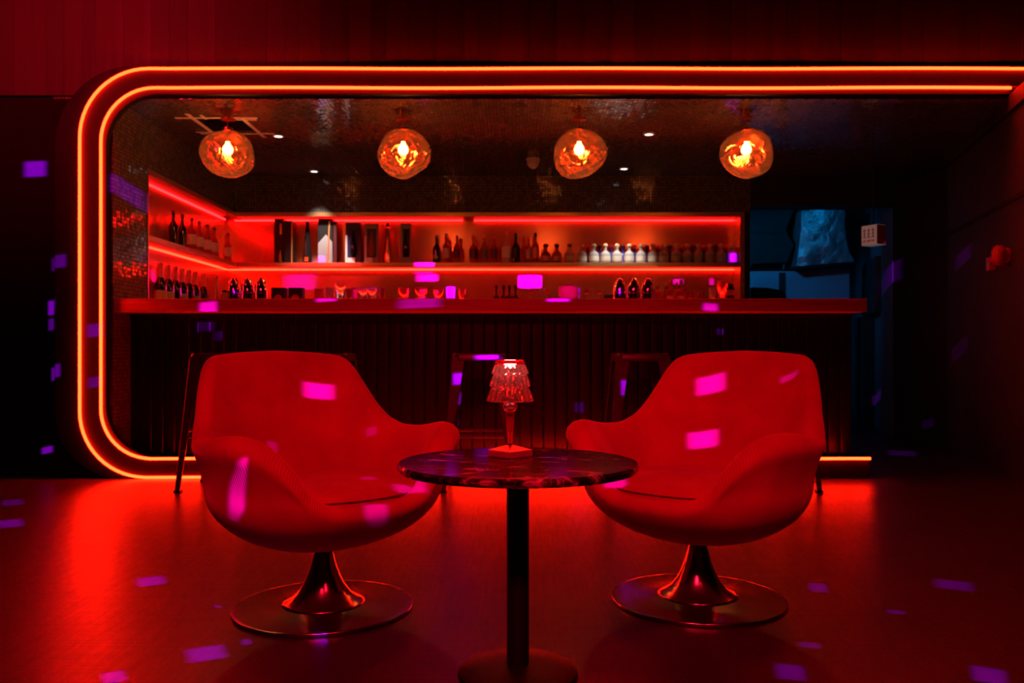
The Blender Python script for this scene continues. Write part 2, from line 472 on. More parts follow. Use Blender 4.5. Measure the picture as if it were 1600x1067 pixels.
# portal: rounded frame with two neon tubes
def arc(cx, cz, r, a0, a1, n=14):
    return [(cx + r * math.cos(math.radians(a0 + (a1 - a0) * i / n)), cz + r * math.sin(math.radians(a0 + (a1 - a0) * i / n))) for i in range(n + 1)]
def portal_path(xl, zt, zb, rt, rb, xtop, xbot):
    p = [(xtop, zt)] + arc(xl + rt, zt - rt, rt, 90, 180) + arc(xl + rb, zb + rb, rb, 180, 270) + [(xbot, zb)]
    return p
def px(xx): return (xx - 800) * YF / F
def pz(yy): return CAMZ + (HZ - yy) * YF / F
XO, ZT_O, ZB_O = px(126), pz(108), pz(746)
XI, ZT_I, ZB_I = px(159), pz(138), pz(716)
portal = empty('neon_portal', (0, YF, 0), 0, 'dark rounded portal frame around the bar with two glowing orange neon lines', 'portal frame')
# frame board: between outer margin and opening edge, extruded
XR_TOP, XR_BOT = 3.95, 2.235
op = portal_path(XO - 0.16, ZT_O + 0.022, 0.002, 0.50, 0.42, XR_TOP, XR_BOT)
ip = portal_path(XI + 0.026, ZT_I - 0.036, ZB_I + 0.004, 0.33, 0.33, XR_TOP, XR_BOT)
# jamb board keeps a square outer side so that it closes against the wall beside it
mb = MB()
n = len(op)
sq = [(XR_TOP, ZT_O + 0.05)] + [(max(XO - 0.165, -2.86), ZT_O + 0.05 if i < 8 else max(p[1], 0.002)) for i, p in enumerate(op[1:16])] \
     + [(max(XO - 0.165, -2.86), p[1] if i < 8 else 0.002) for i, p in enumerate(op[16:31])] + [(XR_BOT, 0.002)]
for i in range(1, 16):
    q = op[i]
    sq[i] = (max(min(q[0], -2.4), -2.86) if i > 4 else q[0], q[1])
def strip(outer, inner, y0, y1):
    n = len(outer)
    vs = [(p[0], y0, p[1]) for p in outer] + [(p[0], y0, p[1]) for p in inner] + [(p[0], y1, p[1]) for p in outer] + [(p[0], y1, p[1]) for p in inner]
    fs = []
    for i in range(n - 1):
        fs.append((i, i + 1, n + i + 1, n + i))
        fs.append((2 * n + i, 3 * n + i, 3 * n + i + 1, 2 * n + i + 1))
        fs.append((i, 2 * n + i, 2 * n + i + 1, i + 1))
        fs.append((n + i, n + i + 1, 3 * n + i + 1, 3 * n + i))
    fs.append((0, n, 3 * n, 2 * n)); fs.append((n - 1, 3 * n - 1 - n, 4 * n - 1 - n + n, 3 * n - 1)) if False else None
    e = n - 1
    fs.append((e, 2 * n + e, 3 * n + e, n + e))
    return vs, fs
vs, fs = strip(op, ip, 0.0, 0.05)
MB().add(vs, fs).build('frame_panel', M['portal'], portal)
# closing piece beside the jamb (dark wall side) that fills the outer corners
def tube_path(path, y):
    return [(p[0], y, p[1]) for p in path]
outer = portal_path(XO, ZT_O, ZB_O + 0.003, 0.43, 0.41, XR_TOP - 0.02, 1.75)
inner = portal_path(XI, ZT_I, ZB_I, 0.335, 0.31, px(1578), XR_BOT)
def resample(path, step=0.12, wob=0.0):
    out = []
    for a, b in zip(path[:-1], path[1:]):
        d = math.hypot(b[0] - a[0], b[1] - a[1]); k = max(1, int(d / step))
        for i in range(k):
            out.append((a[0] + (b[0] - a[0]) * i / k, a[1] + (b[1] - a[1]) * i / k + (wob * math.sin((a[0] + (b[0] - a[0]) * i / k) * 3.1) if k > 3 and abs(b[1]-a[1]) < 1e-6 else 0)))
    out.append(path[-1])
    return out
MB().tube(tube_path(resample(outer, 0.12, 0.002), -0.011), 0.0088, 10).build('neon_tube', M['neon'], portal, 'all')
MB().tube(tube_path(resample(inner, 0.12, 0.0025), -0.011), 0.0088, 10).build('neon_tube', M['neon'], portal, 'all')
tag(MB().tube([(px(1578), -0.013, ZT_I), (px(1592), -0.013, ZT_I)], 0.009, 8).build('tube_end_cap', M['redplastic'], portal), 'small dark red end of the inner neon tube')
# plinth behind the portal foot
struct('trim_1', MB().box(XL - 0.1, 2.235, YF + 0.051, 5.497, 0, ZB_I - 0.002), M['portal'])

# alcove shell
HX0, HX1, HY0, HY1 = -2.18, -1.84, 5.68, 6.09      # service hatch in the ceiling
cm = MB()
cx0, cx1, cy0, cy1 = -2.9, 4.6, YF + 0.055, 11.0
cm.box(cx0, HX0, cy0, cy1, ZC, ZC + 0.02).box(HX1, cx1, cy0, cy1, ZC, ZC + 0.02)
cm.box(HX0, HX1, cy0, HY0, ZC, ZC + 0.02).box(HX0, HX1, HY1, cy1, ZC, ZC + 0.02)
struct('ceiling', cm, M['mosaic_xy'])
NZ0, NZT = 1.13, 2.06                                # niche from the back counter up to the frame top
NY0 = 5.75
wl = MB()
wl.box(XL - 0.03, XL, YF + 0.055, NY0, 0, ZC)                       # mosaic pier beside the jamb
wl.box(XL - 0.03, XL, NY0, YB + 0.3, NZT, ZC)                      # above the niche
wl.box(XL - 0.03, XL, NY0, YB + 0.3, 0, NZ0 - 0.042)                       # below
struct('wall_alcove_left', wl, M['mosaic_yz'])
wb = MB()
NXR = 2.117
wb.box(XL, NXR + 0.06, YB, YB + 0.03, NZT, ZC)
wb.box(XL, NXR + 0.06, YB + 0.0, YB + 0.03, 0, NZ0 - 0.042)
struct('wall_alcove_back', wb, M['mosaic_xz'])
struct('wall_partition', MB().box(NXR + 0.001, NXR + 0.06, YB + 0.03, YB + 0.35, 0, ZC), M['darkwall'])
struct('wall_lintel', MB().box(NXR + 0.06, 3.9, YB, YB + 0.12, 2.12, ZC), M['darkwall'])

# right side of the room: angled wall, dark door, blue-lit passage
def wall_strip(name, p0, p1, z0, z1, th, mat):
    d = Vector((p1[0] - p0[0], p1[1] - p0[1], 0)).normalized()
    nn = Vector((d.y, -d.x, 0)) * th
    a, b = Vector((p0[0], p0[1], 0)), Vector((p1[0], p1[1], 0))
    poly = [a, b, b + nn, a + nn]
    return struct(name, MB().prism([(q.x, q.y) for q in poly], 'z', z0, z1), mat)
def wr(Y): return 1.74 + 0.269 * Y
wall_strip('wall_right', (wr(3.2), 3.2), (wr(6.84), 6.84), 0, 2.30, 0.12, M['brownwall'])
wall_strip('trim_2', (wr(3.2) - 0.03, 3.2), (wr(6.84) - 0.03, 6.84), 2.30, 2.40, 0.15, M['darkwall'])
wall_strip('trim_3', (wr(3.2) - 0.012, 3.2), (wr(6.84) - 0.012, 6.84), 1.735, 1.765, 0.0115, M['black'])
wall_strip('door_1', (wr(6.84) - 0.0, 6.842), (3.50, 7.64), 0.012, 2.3, 0.06, M['black'])
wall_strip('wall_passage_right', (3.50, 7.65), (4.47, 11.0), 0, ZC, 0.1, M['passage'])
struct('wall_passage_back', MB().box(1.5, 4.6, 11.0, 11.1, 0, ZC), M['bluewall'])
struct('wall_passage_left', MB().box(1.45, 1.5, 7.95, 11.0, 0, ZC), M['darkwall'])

# ------------------------------------------------------------------ bar counter
bar = empty('bar_counter', (0, 0, 0), 0, 'long dark bar counter front clad in vertical fluted slats', 'bar counter')
BY, BX1, BZ0, BZ1 = 5.48, (1330 - 800) * 5.48 / F, ZB_I, 1.046
MB().box(XL + 0.002, BX1, BY + 0.02, BY + 0.10, 0.0, BZ1).build('front_panel', M['slat'], bar)
MB().box(BX1 - 0.05, BX1, BY + 0.10, BY + 0.5, 0.0, BZ1).build('end_panel', M['slat'], bar)
pitch = 0.0780
prof = [(0.002, 0.02), (0.002, -0.004), (0.003, -0.008), (0.006, -0.0105), (0.011, -0.0112), (0.0670, -0.0112), (0.0720, -0.0105), (0.0750, -0.008), (0.0760, -0.004), (0.0760, 0.02)]
slat_me = MB().prism(prof, 'z', 0, BZ1 - BZ0 - 0.004).mesh('slat', M['slat'], True)
nsl = int((BX1 - XL) / pitch)
for k in range(nsl):
    inst('slat', slat_me, bar, (BX1 - (k + 1) * pitch, BY - 0.0, BZ0 + 0.002))
CT0, CT1 = 1.047, 1.130
ctop = MB().box(XL + 0.003, (1355 - 800) * 5.255 / F, 5.255, 5.95, CT0, CT1, 0.004).build('countertop', M['counter'])
tag(ctop, 'thick reddish wood countertop running along the bar', 'countertop')

# back counter (low worktop under the niches)
bc = empty('back_counter', (0, 0, 0), 0, 'dark worktop below the lit bottle niches', 'counter')
MB().box(XL + 0.003, NXR, 7.15, YB - 0.012, 1.09, NZ0, 0.003).build('worktop', M['slat'], bc)
MB().box(XL + 0.003, NXR - 0.02, 7.20, YB - 0.014, 0, 1.0895).build('cabinet_body', M['slat'], bc)

# ------------------------------------------------------------------ lit bottle niches
SZ0, SZ1 = 1.565, 1.605
nb = empty('back_bottle_niche', (0, YB, 0), 0, 'long brass-lined bottle niche with red light strips in the back wall', 'shelf niche')
XN0 = XL - 0.15
MB().box(XN0, NXR, 0.222, 0.24, NZ0, NZT).build('back_panel', M['brass'], nb)
MB().box(XL + 0.001, NXR - 0.042, -0.006, 0.221, 1.09, NZ0 - 0.0005).build('bottom_board', M['brassframe'], nb)
MB().box(XL, NXR, -0.004, 0.222, 2.024, NZT).build('top_board', M['brassframe'], nb)
MB().box(XL + 0.002, NXR - 0.042, 0.0, 0.221, SZ0, SZ1, 0.002).build('shelf', M['brassframe'], nb)
MB().box(NXR - 0.04, NXR, -0.006, 0.222, NZ0, 2.023).build('side_board', M['brassframe'], nb)
for (a, b) in ((366, 723), (741, 1158)):
    MB().box((a - 800) * 7.78 / F, (b - 800) * 7.78 / F, 0.203, 0.214, 2.013, 2.023, 0.002).build('light_strip', M['led_top'], nb)
MB().box((354 - 800) * 7.78 / F, (1158 - 800) * 7.78 / F, 0.203, 0.215, SZ0 - 0.012, SZ0 - 0.001, 0.002).build('light_strip', M['led_shelf'], nb)
nl = empty('side_bottle_niche', (XL, NY0, 0), 0, 'brass-lined bottle niche with red light strips in the left side wall', 'shelf niche')
LY = YB + 0.2 - NY0
MB().box(-0.165, -0.15, 0.0, LY + 0.02, NZ0, NZT).build('back_panel', M['brass'], nl)
MB().box(-0.149, -0.001, 0.017, YB - NY0 - 0.004, 1.09, NZ0 - 0.0005).build('bottom_board', M['brassframe'], nl)
MB().box(-0.149, 0.004, 0.0, YB - NY0 - 0.006, 2.024, NZT).build('top_board', M['brassframe'], nl)
MB().box(-0.149, 0.0, 0.018, YB - NY0 - 0.002, SZ0, SZ1, 0.002).build('shelf', M['brassframe'], nl)
MB().box(-0.149, 0.005, 0.0, 0.016, NZ0, 2.023).build('side_board', M['brassframe'], nl)
MB().box(-0.148, -0.137, 0.03, LY - 0.06, 2.012, 2.023, 0.002).build('light_strip', M['led_top'], nl)
MB().box(-0.148, -0.137, 0.03, LY - 0.02, SZ0 - 0.012, SZ0 - 0.001, 0.002).build('light_strip', M['led_shelf'], nl)

# ------------------------------------------------------------------ ceiling things
def ceil_pt(xx, yy):
    Y = (ZC - CAMZ) * F / (HZ - yy)
    return ((xx - 800) * Y / F, Y)
DL = [((435, 212), 'nearest the taped ceiling hatch'), ((491, 267), 'farther back on the left half of the alcove ceiling'),
      ((1014, 209), 'on the right half of the alcove ceiling, nearer one'), ((975, 263), 'on the right half of the alcove ceiling, farther one')]
for (p, where) in DL:
    X, Y = ceil_pt(*p)
    t = empty('downlight', (X, Y, ZC), 0, 'small round white recessed downlight ' + where, 'downlight', 'recessed ceiling downlights')
    MB().lathe([(0.030, -0.001), (0.044, -0.001), (0.044, -0.006), (0.031, -0.008), (0.030, -0.001)], 24, cap0=False, cap1=False).build('trim_ring', M['white'], t, True)
    MB().lathe([(0.030, -0.004), (0.020, -0.0055), (0.0, -0.006)][::-1], 24, cap1=False, cap0=False).build('lens', M['down'], t, True)
    d = bpy.data.lights.new('downlight_beam', 'SPOT')
    d.energy = 75.0 if p[1] > 240 else 5.0
    d.color = (1.0, 0.93, 0.86); d.spot_size = math.radians(58 if p[1] > 240 else 46); d.spot_blend = 0.7; d.shadow_soft_size = 0.025
    lo = bpy.data.objects.new('downlight_beam', d); COL.objects.link(lo); lo.parent = t; lo.location = (0, 0, -0.03)
    lo.rotation_euler = (math.radians(12) if p[1] > 240 else 0, 0, 0)
X, Y = ceil_pt(833, 248)
t = empty('ceiling_detector', (X, Y, ZC), 0, 'round white ribbed detector under the alcove ceiling', 'detector')
MB().lathe([(0.055, -0.001), (0.055, -0.018), (0.046, -0.024)], 24, cap1=True).build('mount_ring', M['white'], t, True)
for k, (r, z) in enumerate(((0.052, -0.026), (0.048, -0.041), (0.040, -0.055))):
    MB().lathe([(r * 0.8, z), (r, z - 0.003), (r * 0.96, z - 0.010), (r * 0.7, z - 0.0145)], 24).build('rib', M['white'], t, True)
MB().lathe([(0.026, -0.066), (0.022, -0.078), (0.008, -0.084), (0.0005, -0.085)], 20).build('tip', M['white'], t, True)

ht = empty('ceiling_hatch', ((HX0 + HX1) / 2, (HY0 + HY1) / 2, ZC), 0, 'dark square opening in the ceiling edged with crossing white tape strips', 'ceiling hatch')
hw, hd = (HX1 - HX0) / 2, (HY1 - HY0) / 2
MB().box(-hw, hw, -hd, hd, 0.28, 0.30).box(-hw - .01, -hw, -hd, hd, 0.021, 0.30).box(hw, hw + .01, -hd, hd, 0.021, .30).box(-hw, hw, -hd - .01, -hd, .021, .30).box(-hw, hw, hd, hd + .01, .021, .30).build('opening_box', M['black'], ht)
for (xa, xb, ya, yb, z) in ((-0.29, 0.27, -hd - 0.012, -hd + 0.012, 0), (-0.27, 0.27, hd - 0.012, hd + 0.014, 0), (-hw - 0.012, -hw + 0.016, -0.32, 0.22, 1), (hw - 0.014, hw + 0.014, -0.20, 0.30, 1), (-0.28, -0.10, hd - 0.075, hd - 0.055, 2), (hw - 0.05, hw + 0.09, -hd + 0.012, -hd + 0.030, 2), (-hw + 0.08, -hw + 0.10, -0.30, -0.20, 2)):
    MB().box(xa, xb, ya, yb, -0.0035 - 0.003 * z, -0.001 - 0.003 * z).build('tape_strip', M['tape'], ht)
for xx in (-0.055, 0.11):
    MB().box(xx - 0.016, xx + 0.016, -hd, hd, 0.10, 0.14).build('joist', M['joist'], ht)

# ------------------------------------------------------------------ copper pendant lamps
def pendant(pxc, seed, label, squash, lean):
    Y = 5.5
    c = at(pxc, 241, Y)
    t = empty('pendant_lamp', (c.x, Y, ZC), 0, label, 'pendant lamp', 'copper glass pendants over the bar')
    cz = c.z - ZC
    R = 0.173
    r2 = random.Random(seed)
    bm = bmesh.new()
    bmesh.ops.create_icosphere(bm, subdivisions=5, radius=1.0)
    ph = [r2.uniform(0, 6.28) for _ in range(9)]
    for v in bm.verts:
        p = v.co.copy()
        d = 1 + 0.035 * math.sin(2.3 * p.x + ph[0]) * math.cos(2.1 * p.y + ph[1]) + 0.03 * math.sin(3.1 * p.z + 2.0 * p.x + ph[2])
        d += 0.012 * math.sin(6.5 * p.x + 3 * p.z + ph[3]) + 0.010 * math.sin(7.3 * p.y - 4 * p.z + ph[4])
        q = p * d * R
        if p.z < -0.1:
            q.x += lean * (p.z + 0.1) ** 2 * 0.5 * -1
            q.x *= 1 - squash * (p.z + 0.1) ** 2
            q.z *= 1 - 0.05 * (p.z + 0.1) ** 2
        q.z *= 0.955
        v.co = q
    me = bpy.data.meshes.new('globe'); bm.to_mesh(me); bm.free()
    me.materials.append(M['copperglass'])
    me.polygons.foreach_set('use_smooth', [True] * len(me.polygons))
    o = inst('globe', me, t, (0, 0, cz))
    MB().lathe([(0.0005, -0.036), (0.016, -0.032), (0.029, -0.020), (0.035, 0.0), (0.029, 0.020), (0.018, 0.034), (0.014, 0.042), (0.014, 0.052)], 20).build('bulb', M['bulb'], t, 'all', (0, 0, cz + 0.03))
    MB().lathe([(0.0145, 0.075), (0.018, 0.082), (0.018, 0.13), (0.006, 0.137)], 16).build('socket', M['copper'], t, True, (0, 0, cz + 0.03))
    MB().lathe([(0.030, 0.150), (0.034, 0.155), (0.034, 0.172), (0.004, 0.176)], 20).build('globe_cap', M['copper'], t, True, (0, 0, cz))
    MB().tube([(0, 0, cz + 0.17), (0, 0, -0.06)], 0.0025, 6).build('cable', M['copper'], t)
    cn = MB().lathe([(0.024, 0), (0.024, -0.056)], 20).build('canopy', M['copper'], t, True)
    MB().lathe([(0.046, -0.057), (0.048, -0.060), (0.048, -0.066), (0.040, -0.069)], 24).build('canopy_plate', M['copper'], cn, True)
    for s in (-1, 1):
        MB().tube([(0.036 * s, 0, -0.001), (0.036 * s, 0, -0.057)], 0.003, 6).build('canopy_rod', M['copper'], cn)
    d = bpy.data.lights.new('pendant_glow', 'POINT')
    d.energy = 6.0; d.color = (1.0, 0.55, 0.33); d.shadow_soft_size = 0.03
    lo = bpy.data.objects.new('pendant_glow', d); COL.objects.link(lo); lo.parent = t; lo.location = (0, 0, cz - 0.02)
    return t
pendant(356, 3, 'melted copper glass pendant lamp in front of the taped ceiling hatch', 0.10, 0.01)
pendant(630, 11, 'melted copper glass pendant lamp, second from the left over the bar', 0.28, 0.03)
pendant(905, 23, 'melted copper glass pendant lamp, third from the left over the bar', 0.14, 0.10)
pendant(1166, 31, 'melted copper glass pendant lamp at the right end of the row over the bar', 0.20, -0.03)

# ------------------------------------------------------------------ bottles and bar things
def bottle(name, label, cat, group, loc, h, r, body, neck_r=0.30, shoulder=0.60, neck=0.74, cap=None, cap_h=0.09, cap_r=None,
           lab=None, lab_z=(0.14, 0.42), square=False, n=18, foil=None):
    t = empty(name, loc, rnd.uniform(-0.3, 0.3) if not square else 0, label, cat, group)
    nr = r * neck_r
    ph = PI / 4 if square else 0
    nn = 4 if square else n
    k = 1.3 if square else 1.0
    prof = [(r * 0.90 * k, 0.001), (r * k, 0.015 * h), (r * k, (shoulder - 0.06) * h), (r * 0.93 * k, shoulder * h), (r * 0.66 * k, (shoulder + (neck - shoulder) * 0.55) * h),
            (nr * 1.15, neck * h), (nr, (neck + 0.03) * h), (nr, (1 - cap_h) * h), (nr * 1.2, (1 - cap_h) * h + 0.001), (nr * 1.2, (1 - cap_h * 0.8) * h)]
    MB().lathe(prof, n).build('bottle_body', body, t, True)
    if cap:
        cr = cap_r * r if cap_r else nr * 1.25
        MB().lathe([(cr * 0.92, (1 - cap_h * 0.8) * h + 0.0005), (cr, (1 - cap_h * 0.7) * h), (cr, h * 0.985), (cr * 0.8, h)], 14).build('cap', cap, t, True)
    if foil:
        MB().lathe([(nr * 1.35, neck * h * 1.0), (nr * 1.12, (neck + 0.06) * h), (nr * 1.14, (1 - cap_h) * h), (nr * 1.4, (1 - cap_h) * h + 0.002), (nr * 1.4, h * 0.985), (nr, h * 1.004)], 14).build('foil', foil, t, True)
    if lab:
        MB().lathe([(r * 1.012, lab_z[0] * h), (r * 1.012, lab_z[1] * h)], n, cap0=False, cap1=False).build('label', lab, t, True)
    return t

# champagne bottles on the worktop along the left niche
for k, xx in enumerate((251, 263, 274.2, 284.9, 295.3, 305.2, 318)):
    Xw = -2.60
    Y = -Xw * F / (800 - xx)
    bottle('champagne_bottle', 'dark sparkling wine bottle with rosy foil neck, %s from the left in the side niche' % ORD[k], 'bottle', 'sparkling wine bottles in the side niche',
           (Xw, Y, NZ0 + 0.001), 0.32, 0.043, M['darkglass'], 0.34, 0.50, 0.66, None, 0.10, None, M['cream'] if k in (0, 1, 3, 5) else None, (0.12, 0.36), foil=M['pinkfoil'])
# wine bottles on the upper shelf of the side niche
for k, (xx, lab) in enumerate(((271, None), (285, None), (300, 1), (311.5, 1), (324, 1), (335, 1), (356, 1))):
    Xw = -2.595
    Y = -Xw * F / (800 - xx)
    bottle('liqueur_bottle', ('dark unlabelled bottle' if not lab else 'pale-labelled bottle') + ', %s from the left on the upper side shelf' % ORD[k], 'bottle', 'bottles on the upper side shelf',
           (Xw, Y, SZ1 + 0.001), 0.27, 0.036, M['redglass'] if lab else M['darkglass'], 0.32, 0.55, 0.68, M['maroon'], 0.12, None, M['paper'] if lab else None, (0.20, 0.50))

# presentation boxes and tall bottles on the upper back shelf
YS = 7.68
def xs(xx, Y=YS): return (xx - 800) * Y / F
def hs(yy, Y=YS): return CAMZ + (HZ - yy) * Y / F - SZ1
def gift_box(label, x0, x1, ytop, body, depth=0.10):
    w = xs(x1) - xs(x0); h = hs(ytop)
    t = empty('gift_box', ((xs(x0) + xs(x1)) / 2, YS, SZ1 + 0.001), 0, label, 'gift box', 'presentation boxes on the upper shelf')
    MB().box(-w / 2, w / 2, -depth / 2, depth / 2, 0, h, 0.003).build('box_body', body, t)
    return t, w, h, -depth / 2
t, w, h, f = gift_box('tall black presentation box with golden bottle picture, leftmost on the upper shelf', 431, 445.5, 343, M['blackcard'])
MB().lathe([(0.010, 0), (0.014, 0.01), (0.014, 0.05), (0.006, 0.07), (0.004, 0.10)], 12).build('gold_emblem', M['gold'], t, True, (0.015, f - 0.006, 0.012))
MB().box(0.008, 0.026, f - 0.003, f - 0.0005, 0.26, 0.36).build('gold_band', M['gold'], t)
MB().box(-0.045, -0.035, f - 0.003, f - 0.0005, 0.02, 0.34).build('brown_stripe', M['maroon'], t)
t, w, h, f = gift_box('tall black presentation box with a copper right edge', 446.5, 460, 346.5, M['blackcard'], 0.13)
MB().box(w / 2 - 0.012, w / 2 - 0.001, f - 0.003, f - 0.0005, 0.0, h).build('copper_edge', M['orangefoil'], t)
bottle('tall_bottle', 'tall tapering dark bottle with small gold label between black boxes', 'bottle', None, (xs(480.5), YS, SZ1 + 0.001), hs(346), 0.040, M['darkglass'], 0.36, 0.16, 0.84, M['blackcard'], 0.06, None, None)
o = MB().box(-0.024, 0.014, -0.0425, -0.0405, 0.015, 0.055).build('label', M['gold'], bpy.data.objects['tall_bottle'])
t, w, h, f = gift_box('dark brown presentation box with grey pointed panel and copper stripe', 499, 522, 343.5, M['blackcard'], 0.11)
MB().prism([(-w / 2 + 0.003, 0.003), (w / 2 - 0.003, 0.003), (w / 2 - 0.003, 0.19), (0.005, 0.26), (-w / 2 + 0.003, 0.18)], 'y', f - 0.003, f - 0.0005).build('pointed_panel', M['grey'], t)
MB().prism([(0.012, 0.003), (0.026, 0.003), (0.045, h - 0.02), (0.033, h - 0.02)], 'y', f - 0.006, f - 0.0035).build('copper_stripe', M['orangefoil'], t)
gift_box('narrow maroon box standing against the box with the pointed panel', 522.7, 528, 347, M['maroon'], 0.11)
def window_box(label, x0, x1, ytop, frame, win, bot, white):
    t, w, h, f = gift_box(label, x0, x1, ytop, frame, 0.10)
    MB().box(-w / 2 + 0.022, w / 2 - 0.014, f - 0.003, f - 0.0005, 0.05, h - 0.05).build('window', win, t)
    MB().lathe([(0.020, 0), (0.034, 0.04), (0.030, 0.11), (0.016, 0.17), (0.008, 0.22), (0.010, 0.235)], 14).build('bottle_figure', bot, t, True, (0.004, f - 0.004, 0.058))
    if white:
        MB().box(-w / 2 - 0.001, -w / 2 + 0.018, f - 0.004, f - 0.0035, 0.0, h * 0.68).build('white_edge', M['paper'], t)
        MB().box(-w / 2 + 0.02, w / 2 - 0.05, f - 0.004, f - 0.0035, 0.003, 0.048).build('white_tag', M['paper'], t)
    return t
window_box('plum presentation box with bright white left edge and dark bottle window', 541.5, 565, 349, M['purplecard'], M['bluecard'], M['darkglass'], True)
window_box('grey-plum presentation box showing a brown bottle, beside the copper bottle', 571, 592, 350.5, M['grey'], M['blackcard'], M['amber'], True)
t = bottle('tall_bottle', 'slim fluted copper bottle with ball stopper between two boxes', 'bottle', None, (xs(606), YS, SZ1 + 0.001), hs(356), 0.047, M['copper'], 0.45, 0.30, 0.86, M['gold'], 0.05)
MB().lathe([(0.0005, -0.024), (0.016, -0.018), (0.024, 0), (0.016, 0.018), (0.0005, 0.024)], 16).build('ball_stopper', M['copper'], t, True, (0, 0, hs(351.5)))
window_box('narrow grey presentation box with dark patterned window, rightmost of the boxes', 626.5, 643.5, 350.5, M['grey'], M['blackcard'], M['darkglass'], False)

# spirits bottles in the middle of the upper back shelf
spirits = [  # px, top, width px, glass, cap, label, dy, description
    (682, 368, 12, 'darkglass', 'blackcard', None, 0, 'dark round-shouldered bottle left of the pale-labelled one'),
    (697, 365, 12, 'redglass', 'cork', 'cream', 0, 'red-amber bottle with cream label and pale neck near the shelf middle'),
    (703, 375, 8, 'redglass', 'redplastic', None, 0.07, 'small red bottle peeking out behind the cream-labelled bottle'),
    (713.5, 368, 11, 'redglass', 'maroon', 'maroon', 0, 'dark red bottle right of the cream-labelled bottle'),
    (719.5, 372, 8, 'redglass', 'maroon', None, 0.07, 'small dark red bottle half hidden at the end of the left trio'),
    (740, 368, 13, 'redglass', 'redplastic', 'maroon', 0, 'broad red bottle with maroon label left of the olive-labelled one'),
    (756.5, 366, 12, 'amber', 'pinkfoil', 'greenlabel', 0, 'bottle with oval olive-green label on the upper shelf'),
    (772, 368, 11, 'redglass', 'redplastic', 'maroon', 0, 'red bottle with maroon label right of the olive-labelled one'),
    (791, 361, 14, 'clearthin', 'pinkfoil', 'paper', 0, 'tall-necked bottle with large white label on the upper shelf'),
    (806, 364.5, 13, 'darkglass', 'blackcard', 'blackcard', 0, 'black-capped dark bottle beside the white-labelled bottle'),
    (819, 369, 9, 'redglass', 'redplastic', None, 0.06, 'slim red bottle set back beside the black-capped bottle'),
    (826, 368, 8, 'redglass', 'redplastic', 'cream', 0, 'slim red bottle with low cream label'),
    (836.5, 364, 11, 'redglass', 'darkglass', 'pinkfoil', 0, 'red bottle with dark neck at the right end of the spirits'),
]
for (xx, yt, wp, g, cp, lb, dy, desc) in spirits:
    Y = 7.66 + dy
    bottle('spirits_bottle', desc, 'bottle', 'spirits bottles on the upper back shelf', (xs(xx, Y), Y, SZ1 + 0.001), hs(yt, Y), wp * Y / F / 2, M[g],
           0.30, 0.56, 0.70, M[cp], 0.16, None, M[lb] if lb else None, (0.16, 0.50))

# squat tequila-style bottles
def squat(label, loc, glass, lab, cork, s=1.0):
    t = empty('squat_bottle', loc, rnd.uniform(-0.2, 0.2), label, 'bottle', 'squat bottles on the upper back shelf')
    t.scale = (s, s, s)
    MB().lathe([(0.040, 0.001), (0.046, 0.008), (0.047, 0.070), (0.044, 0.086), (0.030, 0.102), (0.015, 0.112), (0.0135, 0.135), (0.017, 0.137), (0.017, 0.142)], 20).build('bottle_body', glass, t, True)
    MB().lathe([(0.013, 0.1425), (0.014, 0.147), (0.022, 0.152), (0.024, 0.163), (0.018, 0.174), (0.006, 0.179)], 16).build('stopper', cork, t, True)
    if lab: MB().lathe([(0.0475, 0.018), (0.0475, 0.062)], 20, cap0=False, cap1=False).build('label', lab, t, True)
    return t
sq_px = [853, 870, 890, 909, 928, 946, 964, 983, 1001.5, 1020, 1037, 1056, 1074, 1091, 1109, 1126.5, 1144]
for k, xx in enumerate(sq_px):
    lab = M['cream'] if 2 <= k <= 11 else (M['pinkfoil'] if k < 2 else M['grey'])
    squat('squat round-stoppered bottle, %s from the left in the front row beside the spirits' % ORD[k], (xs(xx, 7.645), 7.645, SZ1 + 0.001), M['clearthin'] if k > 1 else M['redglass'], lab, M['cork'] if k > 2 else M['maroon'])
for k in range(13):
    xx = min((sq_px[k + 3] + sq_px[k + 4]) / 2, 1134)
    squat('squat blue bottle, %s from the left in the row behind the front squat bottles' % ORD[k], (xs(xx, 7.745), 7.745, SZ1 + 0.001), M['blueglass'], None, M['bluecard'] if k % 2 else M['redplastic'], 1.0)

